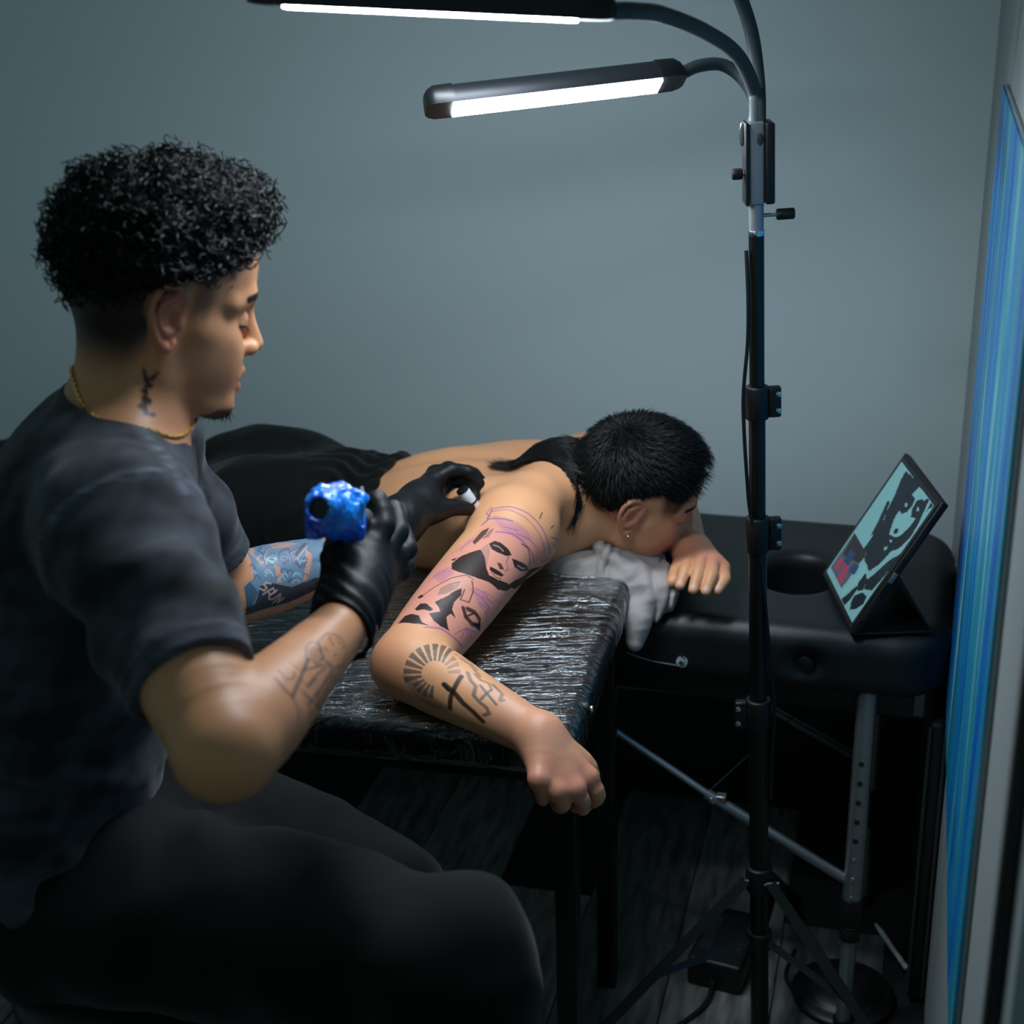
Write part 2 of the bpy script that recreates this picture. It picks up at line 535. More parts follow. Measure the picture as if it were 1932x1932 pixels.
# ------------------------------------------------------------------ table A: plain black couch along the back wall
m_vinyl = mat('black_vinyl', s2l((22, 27, 28)), 0.44, spec=0.45)
noise_bump(m_vinyl, 700, 0.18, 0.0008, 2)
m_black = mat('black_plastic', s2l((12, 13, 14)), 0.45)
m_blackm = mat('black_metal', s2l((10, 12, 12)), 0.32, spec=0.5)
m_alu = mat('aluminium_tube', s2l((150, 158, 160)), 0.36, metal=0.85)
m_chrome = mat('chrome', (0.75, 0.77, 0.78), 0.14, metal=1.0)
m_hole = mat('hole_dark', (0.002, 0.002, 0.002), 0.9)
UA, VA = yaw(16.5); AXA = (UA, VA, Z3)
OA = A((0.38, 2.09, 0.0))
ZA, TA, WA_, SR, SL = 0.70, 0.112, 0.475, 0.292, -1.62
def la(s, t, z): return OA + UA * s + VA * t + Z3 * z
ta = empty('massage_table', la((SR + SL) / 2, WA_ / 2, 0), 'plain black vinyl massage table along the grey wall, carrying the tablet', 'table')
f = Field()
# rounded slab: outline radius 0.085 at the corners, edge roll 0.035
def slab(X):
    q = (X - la((SR + SL) / 2, WA_ / 2, ZA - TA / 2)) @ A(AXA).T
    rc, re = 0.085, 0.034
    hx, hy, hz = (SR - SL) / 2, WA_ / 2, TA / 2
    d2 = np.abs(q[:, :2]) - A((hx - rc, hy - rc))
    o = np.sqrt((np.maximum(d2, 0) ** 2).sum(1)) + np.minimum(d2.max(1), 0) - rc
    w = np.stack([o + re, np.abs(q[:, 2]) - hz + re], 1)
    return np.sqrt((np.maximum(w, 0) ** 2).sum(1)) + np.minimum(w.max(1), 0) - re
f.ops.append((slab, *[g(0) for g in (lambda a: np.min([la(s, t, z) for s in (SL, SR) for t in (0, WA_) for z in (ZA - TA, ZA)], a), lambda a: np.max([la(s, t, z) for s in (SL, SR) for t in (0, WA_) for z in (ZA - TA, ZA)], a))], 0.0, 'u'))
hole_c = pz(1505, 1078, ZA)
f.ell(hole_c - Z3 * 0.03, (0.062, 0.075, 0.20), AXA, 0.028, 's')
btn = pz(1522, 1240, 0.64)
btn = btn + VA * (-((btn - OA) @ VA))
f.ell(btn, (0.016, 0.012, 0.016), AXA, 0.03, 's')
field_obj('cushion', f, 0.007, m_vinyl, ta)
MB().cyl(btn + VA * 0.012, btn + VA * 0.004, 0.013, 20, 0.002).build('tuft_button', m_black, ta)
# the dark drum of the face hole
MB().cyl(hole_c - Z3 * 0.108, hole_c - Z3 * 0.112, 0.07, 24).build('face_hole_base', m_hole, ta)
# frame rail under the cushion
MB().box(la((SR + SL) / 2, WA_ / 2, ZA - TA - 0.018), ((SR - SL) / 2 - 0.05, WA_ / 2 - 0.03, 0.020), AXA, 0.004).build('frame_rail', m_blackm, ta)
# zip seam end tabs at the right end
for (x, y, d) in ((1776, 1252, None), (1792, 1073, None)):
    p = pz(x, y, 0.665); p = p + UA * (SR + 0.004 - (p - OA) @ UA)
    z = MB().box(p, (0.003, 0.006, 0.009), AXA, 0.001).build('zip_pull', m_chrome, ta)
    MB().box(p - Z3 * 0.022 + UA * 0.002, (0.0015, 0.003, 0.013), AXA, 0.001).build('pull_tab', m_alu, z)
# white ringed screw with a loop of wire on the front rim
m_ringw = mat('white_washer', s2l((170, 178, 180)), 0.5)
scp = pz(1287, 1248, 0.625); scp = scp + VA * (-0.003 - (scp - OA) @ VA)
sw = MB().cyl(scp + VA * 0.004, scp - VA * 0.001, 0.0095, 24, 0.001).build('washer', m_ringw, ta)
MB().cyl(scp - VA * 0.001, scp - VA * 0.0035, 0.0045, 16, 0.0015).build('screw_head', m_chrome, sw)
q0 = scp - VA * 0.001
MB().tube(spline([q0 - UA * 0.002 - Z3 * 0.006, q0 - UA * 0.05 - Z3 * 0.002, q0 - UA * 0.09 + Z3 * 0.008], 6), 0.0012, 6).build('wire', m_alu, ta)
MB().tube(spline([q0 - UA * 0.006 - Z3 * 0.006, q0 - UA * 0.022 + Z3 * 0.010, q0 - UA * 0.012 + Z3 * 0.016, q0 + UA * 0.006 + Z3 * 0.008], 6), 0.0010, 6).build('wire', m_blackm, ta)

def prjpt(P):
    v = Vector(P) - _C; d = v.dot(_F)
    return (966 + FPX * v.dot(_R) / d, 966 - FPX * v.dot(_U) / d, d)
# near leg: drilled tube, collar, inner tube
def table_leg(top, bot, holes):
    ax = nrm(bot - top); Ln = np.linalg.norm(bot - top)
    j = top + ax * (Ln * 0.61)
    up = MB().tube([top, j], 0.0158, 24).build('leg', m_alu, ta)
    MB().cyl(j - ax * 0.004, j + ax * 0.045, 0.0185, 24, 0.002).build('leg_collar', m_black, up)
    MB().cyl(j + ax * 0.05, j + ax * 0.072, 0.0172, 24, 0.002).build('leg_collar', m_black, up)
    MB().tube([j, bot], 0.0125, 20).build('leg_extension', m_alu, up)
    MB().cyl(bot - ax * 0.02, bot, 0.017, 20, 0.003).build('rubber_foot', m_black, up)
    if holes:
        for i in range(8):
            c = top + ax * (0.125 + 0.0335 * i)
            n = nrm(A(_C) - c); n = nrm(n - ax * (n @ ax)); n = nrm(n + np.cross(ax, n) * 0.10)
            if i < 5: MB().cyl(c + n * 0.0150, c + n * 0.0163, 0.0046, 14).build('peg_hole', m_hole, up)
            else: MB().cyl(c + n * 0.0150, c + n * 0.0176, 0.0036, 14, 0.001).build('spring_pin' if i == 6 else 'peg_dimple', m_chrome if i == 6 else m_alu, up)
    return up
lt = pz(1638, 1296, 0.60); lb_ = pz(1609, 1680, 0.25)
dirl = nrm(lb_ - lt); lbot = lt + dirl * (lt[2] / -dirl[2])
table_leg(lt, lbot, True)
table_leg(lt + VA * 0.33 + UA * 0.01, lbot + VA * 0.35 + UA * 0.01, False)
table_leg(lt - UA * 1.55, lbot - UA * 1.55, False)
# diagonal braces: thin rod into a thicker tube, near and far side
for off, nm in ((0.0, 'near'), (0.33, 'far')):
    a = pd(1150, 1372, 2.46) if not off else pd(1345, 1276, 2.62)
    mdl = pd(1345, 1505, 2.44) if not off else None
    b = lt + dirl * 0.335 + UA * -0.012 if not off else pd(1622, 1432, 2.72)
    if not off:
        MB().tube([a, mdl], 0.0062, 14).build('brace_rod', m_alu, ta)
        br = MB().tube([mdl - nrm(b - mdl) * 0.012, b], 0.0088, 16).build('brace', m_alu, ta)
        MB().cyl(mdl - VA * 0.012, mdl + VA * 0.012, 0.005, 14, 0.001).build('brace_pin', m_chrome, br)
        MB().box(mdl + UA * 0.014 + Z3 * 0.002, (0.008, 0.008, 0.006), AXA, 0.002).build('brace_clip', m_alu, br)
    else:
        MB().tube([a, b], 0.0075, 14).build('brace', m_alu, ta)
# cross cables
MB().tube([pd(1572, 1290, 2.45), pd(1450, 1390, 2.5), pd(1330, 1500, 2.46)], 0.0011, 6).build('cable', m_blackm, ta)
MB().tube([pd(1700, 1305, 2.42), pd(1640, 1660, 2.5)], 0.0009, 6).build('cable', m_blackm, ta)

# ------------------------------------------------------------------ table B: film-wrapped couch in front of it
UB, VB = yaw(13.0); AXB = (UB, VB, Z3)
OB = A((0.070, 1.668, 0.0))
ZB, TB, WB, SBL = 0.76, 0.062, 0.505, -1.25
def lb(s, t, z): return OB + UB * s + VB * t + Z3 * z
tb = empty('tattoo_table', lb(SBL / 2, WB / 2, 0), 'black padded tattoo table tightly wrapped in clear plastic film', 'table')
f = Field(); f.box(lb(SBL / 2, WB / 2, ZB - TB / 2), (-SBL / 2, WB / 2, TB / 2), AXB, 0.02, 0.0)
field_obj('cushion', f, 0.007, m_vinyl, tb)
m_film = bpy.data.materials.new('clear_film'); m_film.use_nodes = True
def film_nodes(m):
    nt = m.node_tree; nt.nodes.remove(nt.nodes['Principled BSDF'])
    out = nt.nodes['Material Output']
    tr = N(m, 'ShaderNodeBsdfTransparent'); gl = N(m, 'ShaderNodeBsdfGlossy'); mx = N(m, 'ShaderNodeMixShader'); fr = N(m, 'ShaderNodeFresnel')
    gl.inputs['Roughness'].default_value = 0.13; gl.inputs['Color'].default_value = (0.93, 0.97, 1, 1)
    tr.inputs['Color'].default_value = (0.9, 0.94, 0.95, 1)
    fr.inputs['IOR'].default_value = 1.55
    tc = N(m, 'ShaderNodeTexCoord'); mp = N(m, 'ShaderNodeMapping'); n1 = N(m, 'ShaderNodeTexNoise'); n2 = N(m, 'ShaderNodeTexNoise'); mp2 = N(m, 'ShaderNodeMapping')
    mp.inputs['Rotation'].default_value = (0, 0, math.radians(13 + 10)); mp.inputs['Scale'].default_value = (1, 9, 1)
    mp2.inputs['Rotation'].default_value = (0, 0, math.radians(13 - 16)); mp2.inputs['Scale'].default_value = (1, 5, 1)
    n1.inputs['Scale'].default_value = 9.5; n1.inputs['Detail'].default_value = 4; n1.inputs['Distortion'].default_value = 0.7
    n2.inputs['Scale'].default_value = 46; n2.inputs['Detail'].default_value = 3; n2.inputs['Distortion'].default_value = 1.0
    rm = N(m, 'ShaderNodeValToRGB'); rm.color_ramp.elements[0].position = 0.40; rm.color_ramp.elements[1].position = 0.64; rm.color_ramp.interpolation = 'EASE'
    n3 = N(m, 'ShaderNodeTexNoise'); n3.inputs['Scale'].default_value = 9; n3.inputs['Detail'].default_value = 2
    r3 = N(m, 'ShaderNodeValToRGB'); r3.color_ramp.elements[0].position = 0.44; r3.color_ramp.elements[1].position = 0.60
    mm = N(m, 'ShaderNodeMath', operation='MULTIPLY')
    ad = N(m, 'ShaderNodeMath', operation='MULTIPLY_ADD'); ad.inputs[1].default_value = 0.75
    bp = N(m, 'ShaderNodeBump'); bp.inputs['Strength'].default_value = 1.0; bp.inputs['Distance'].default_value = 0.0040
    L(m, tc.outputs['Object'], mp.inputs['Vector']); L(m, tc.outputs['Object'], mp2.inputs['Vector']); L(m, tc.outputs['Object'], n3.inputs['Vector'])
    L(m, mp.outputs['Vector'], n1.inputs['Vector']); L(m, mp2.outputs['Vector'], n2.inputs['Vector'])
    L(m, n1.outputs['Fac'], rm.inputs['Fac']); L(m, n3.outputs['Fac'], r3.inputs['Fac'])
    L(m, n2.outputs['Fac'], mm.inputs[0]); L(m, r3.outputs['Color'], mm.inputs[1])
    L(m, mm.outputs[0], ad.inputs[0]); L(m, rm.outputs['Color'], ad.inputs[2])
    L(m, ad.outputs[0], bp.inputs['Height'])
    for n in (gl, fr): L(m, bp.outputs['Normal'], n.inputs['Normal'])
    mu = N(m, 'ShaderNodeMath', operation='MULTIPLY_ADD'); mu.inputs[1].default_value = 1.7; mu.inputs[2].default_value = 0.05; mu.use_clamp = True
    L(m, fr.outputs[0], mu.inputs[0])
    L(m, mu.outputs[0], mx.inputs[0]); L(m, tr.outputs[0], mx.inputs[1]); L(m, gl.outputs[0], mx.inputs[2]); L(m, mx.outputs[0], out.inputs[0])
film_nodes(m_film)
f = Field(); f.box(lb(SBL / 2, WB / 2, ZB - TB / 2), (-SBL / 2 + 0.003, WB / 2 + 0.003, TB / 2 + 0.0025), AXB, 0.021, 0.0)
f.disp(lambda X: 0.0011 * np.sin(((X @ VB) * 330 + 5 * np.sin(X @ UB * 9) + 2.2 * np.sin(X @ UB * 23 + (X @ VB) * 30))) * (0.4 + 0.6 * np.sin(X @ UB * 13 + 2 * np.sin(X @ VB * 17)) ** 2), (-9, -9, -9), (9, 9, 9))
field_obj('plastic_film', f, 0.005, m_film, tb, 1)
# under frame and posts
MB().box(lb(SBL / 2, WB / 2, ZB - TB - 0.016), (-SBL / 2 - 0.03, WB / 2 - 0.03, 0.013), AXB, 0.003).build('frame_rail', m_blackm, tb)
for s, t in ((-0.03, 0.10), (-0.03, WB - 0.05), (SBL + 0.1, 0.08), (SBL + 0.1, WB - 0.05)):
    lg = MB().box(lb(s, t, (ZB - TB - 0.03) / 2), (0.016, 0.016, (ZB - TB - 0.03) / 2), AXB, 0.003).build('leg', m_blackm, tb)
    if s > -0.5 and t < 0.2:
        for x, y, d in ((1143, 1345, 2.0), (1156, 1516, 2.02)):
            c = pd(x, y, d)
            c = c + UB * (0.016 - (c - lb(s, t, 0)) @ UB)
            c = c - VB * ((c - lb(s, t, 0)) @ VB)
            kb = MB().cyl(c, c + UB * 0.018, 0.010, 18, 0.003).build('clamp_knob', m_black, lg)
            MB().cyl(c + UB * 0.018, c + UB * 0.024, 0.005, 14, 0.002).build('bolt', m_chrome, kb)

# dark slip case standing between the table end and the side wall
m_case = mat('black_nylon_case', s2l((20, 24, 24)), 0.6)
m_pipe = mat('case_piping', s2l((48, 58, 58)), 0.5)
cs = empty('slip_case', CORNER - VW * 0.33 - UW * 0.05, 'flat black nylon carry case standing against the right hand wall', 'case')
MB().box(CORNER - VW * 0.345 - UW * 0.018 + Z3 * 0.272, (0.012, 0.215, 0.270), (UW, VW, Z3), 0.008).build('body', m_case, cs)
MB().tube([CORNER - VW * 0.562 - UW * 0.030 + Z3 * 0.012, CORNER - VW * 0.562 - UW * 0.030 + Z3 * 0.535], 0.003, 8).build('piping', m_pipe, cs)
MB().tube([CORNER - VW * 0.562 - UW * 0.006 + Z3 * 0.012, CORNER - VW * 0.562 - UW * 0.006 + Z3 * 0.535], 0.003, 8).build('piping', m_pipe, cs)

# ------------------------------------------------------------------ lamp stand
m_diff = mat('led_diffuser', (0.9, 0.95, 1.0), 0.4, emit=(0.80, 0.90, 1.0), estr=LAMP_STRENGTH)
m_house = mat('lamp_housing', s2l((34, 38, 44)), 0.38, metal=0.3)
m_housecap = mat('lamp_cap', s2l((16, 20, 21)), 0.38)
m_goose = mat('gooseneck_rubber', s2l((52, 64, 68)), 0.6)
m_silver = mat('cast_silver', s2l((150, 154, 160)), 0.42, metal=0.6)
PT, PB = pY(1427, 440, 1.95), pY(1432, 1650, 1.95)
pax = nrm(PB - PT)
PFL = PT + pax * (PT[2] / -pax[2])
st = empty('lamp_stand', (PFL[0], PFL[1], 0), 'black telescopic tripod lamp stand with flexible necks and LED bars', 'lamp')
def polept(y):
    lo, hi = -0.6, 1.6
    for _ in range(50):
        m_ = (lo + hi) / 2
        if prjpt(PT + pax * m_)[1] < y: lo = m_
        else: hi = m_
    return PT + pax * lo
secs = [(440, 735, .0103), (735, 985, .0115), (985, 1325, .0130), (1325, 1960, .0146)]
for y0, y1, r in secs:
    MB().tube([polept(y0), polept(y1) + pax * 0.02], r, 24).build('pole_section', m_blackm, st)
BR = nrm(A(_R) - pax * (A(_R) @ pax)); BF = np.cross(pax, BR)
if BF @ (A(_C) - PT) < 0: BF = -BF                     # BF looks towards the viewer's side
for y0, y1, r in ((728, 790, .0165), (975, 1040, .0172), (1318, 1372, .019)):
    a, b = polept(y0), polept(y1)
    c = MB().cyl(a, b, r, 24, 0.003).build('lock_collar', m_black, st)
    sd = 1 if y0 < 1300 else -1
    MB().box((a + b) / 2 + BR * (r + 0.007) * sd, (0.009, 0.007, np.linalg.norm(b - a) / 2 - 0.002), (BR, BF, pax), 0.003).build('lock_lever', m_black, c)
    for q in (0.25, 0.75):
        MB().cyl(a + (b - a) * q + BR * (r + 0.012) * sd + BF * 0.005, a + (b - a) * q + BR * (r + 0.012) * sd + BF * 0.0085, 0.0042, 12, 0.001).build('rivet', m_chrome, c)
# top bracket
bt, bm_ = polept(228), polept(384)
mid = (bt + bm_) / 2
hb = np.linalg.norm(bm_ - bt) / 2
brk = MB().box(mid - BR * 0.001, (0.0105, 0.013, hb), (BR, BF, pax), 0.003).build('bracket', m_silver, st)
MB().box(mid + BR * 0.0155, (0.0062, 0.020, hb - 0.001), (BR, BF, pax), 0.003).build('bracket_cover', m_black, brk)
MB().box(mid - BR * 0.0135, (0.0025, 0.018, hb), (BR, BF, pax), 0.002).build('bracket_cover', m_black, brk)
MB().tube([bt - BR * 0.0175 + pax * 0.002, bt - BR * 0.0185 + pax * 0.016, bt - BR * 0.0175 + pax * 0.030], [0.002, 0.0042, 0.002], 12).build('chrome_dome', m_chrome, brk)
MB().tube([polept(384), polept(436)], 0.0098, 20).build('spigot', m_silver, st)
MB().cyl(polept(434), polept(444), 0.0112, 24, 0.001).build('ferrule', m_chrome, st)
def knob(c, d, stem, ln, r):
    kb = MB().tube([c, c + d * stem], 0.0026, 10).build('thumb_screw', m_chrome, st)
    MB().cyl(c + d * stem, c + d * (stem + ln), r, 10, 0.002).build('knob_grip', m_black, kb)
knob(polept(407) + BR * 0.009, BR, 0.017, 0.024, 0.0075)
knob(polept(325) - BR * 0.016 + BF * 0.004, -BR, 0.002, 0.014, 0.0075)
# flexible necks
def neck(pts, r=0.0092):
    P = spline(pts, 14); out = []; rr = []
    return MB().tube(P, r, 16).build('gooseneck', m_goose, st)
B1A, B1B = pd(470, 0, 1.50), pd(1158, 32, 1.50)
B2A, B2B = pd(803, 207, 1.96), pd(1292, 150, 2.02)
neck([polept(300), polept(238), pd(1424, 175, 1.93), pd(1392, 105, 1.86), pd(1330, 60, 1.74), pd(1250, 28, 1.60), pd(1195, 21, 1.53), pd(1150, 20, 1.50)])
neck([polept(300) + BF * -0.01, polept(235) + BF * -0.012, pd(1428, 200, 2.02), pd(1404, 152, 2.06), pd(1365, 123, 2.06), pd(1320, 124, 2.04), pd(1283, 140, 2.02)], 0.0088)
B3A, B3B = pd(560, -390, 1.75), pd(1120, -330, 1.72)
neck([polept(300) + BR * 0.004, polept(238) + BR * 0.004, pd(1430, 150, 1.95), pd(1415, 50, 1.93), pd(1375, -50, 1.88), pd(1290, -190, 1.80), pd(1120, -330, 1.72)], 0.0092)

def lamp_bar(a, b, n, w=0.044, h=0.030):
    """half-round housing with the glowing diffuser on the side n looks to"""
    u = nrm(b - a); n = nrm(n - u * (n @ u)); s_ = np.cross(n, u); ln = np.linalg.norm(b - a)
    prof = [(w / 2 * math.cos(t), -(h) * math.sin(t)) for t in np.linspace(0, math.pi, 15)]
    prof = [(w / 2, 0.004)] + prof + [(-w / 2, 0.004)]
    def ring(c, sc): return [c + s_ * x * sc + n * (y * sc) for x, y in prof]
    e = 0.032
    hs = MB().prism(ring(a + u * e, 1.0), u * (ln - 2 * e)).build('lamp_housing', m_house, st)
    for c0, c1, sg in ((a, a + u * (e + 0.006), 1), (b, b - u * (e + 0.006), -1)):
        V = []; F = []; k = len(prof)
        for q, (t, sc) in enumerate(((0, 0.62), (0.12, 0.86), (0.35, 1.04), (1.0, 1.06))):
            V += ring(c0 + (c1 - c0) * t, sc)
        for q in range(3):
            for i in range(k):
                j = (i + 1) % k; F.append((q * k + i, q * k + j, (q + 1) * k + j, (q + 1) * k + i))
        F.append(tuple(range(k))); F.append(tuple(3 * k + i for i in range(k)))
        MB().add(V, F).build('end_cap', m_housecap, hs)
    c = (a + b) / 2 + n * 0.0045
    MB().box(c, (ln / 2 - e - 0.004, w / 2 - 0.004, 0.0022), (u, s_, n), 0.001).build('led_diffuser', m_diff, hs)
lamp_bar(B1A, B1B, A((0.10, -0.10, -1.0)))
lamp_bar(B2A, B2B, A((0.05, -0.52, -0.80)))
lamp_bar(B3A, B3B, A((0.0, 0.12, -1.0)))
# power cable wound down the pole
cb = [polept(470) - BR * 0.014 + BF * 0.004]
for y, ox in ((560, -.013), (640, -.014), (730, -.020), (800, -.020), (900, -.016), (960, -.012), (1050, .002), (1150, .010), (1240, .016), (1330, .022), (1420, .018), (1500, .017)):
    cb.append(polept(y) + BR * ox + BF * 0.012)
MB().tube(spline(cb, 6), 0.0026, 8).build('power_cable', m_black, st)
# tripod: two hubs, three legs with struts
hubA, hubB = polept(1655), polept(1770)
HA = MB().cyl(hubA - pax * 0.022, hubA + pax * 0.022, 0.021, 20, 0.003).build('tripod_hub', m_black, st)
HB = MB().cyl(hubB - pax * 0.016, hubB + pax * 0.016, 0.020, 20, 0.003).build('tripod_hub', m_black, st)
for ang in (200, 312, 262):
    a = math.radians(ang)
    if ang == 262: a = math.radians(70)
    d = A((math.cos(a), math.sin(a), 0))
    p0 = hubA + d * 0.024; foot = A((hubA[0], hubA[1], 0)) + d * 0.40 + Z3 * 0.012
    lg = MB().tube([p0, foot], 0.0115, 4).build('tripod_leg', m_blackm, st)
    m1 = p0 + (foot - p0) * 0.42
    MB().box(m1, (0.004, 0.004, 0.004), None, 0.001).build('leg_rivet', m_chrome, lg)
    MB().tube([hubB + d * 0.02, m1], 0.008, 4).build('leg_strut', m_blackm, lg)
    MB().cyl(p0 - BR * 0.012, p0 + BR * 0.012, 0.0030, 10).build('hinge_pin', m_chrome, HA)
    MB().cyl(hubB + d * 0.02 - BR * 0.010, hubB + d * 0.02 + BR * 0.010, 0.0028, 10).build('hinge_pin', m_chrome, HB)
    MB().cyl(foot - Z3 * 0.012, foot + Z3 * 0.012, 0.013, 12, 0.004).build('rubber_foot', m_black, lg)
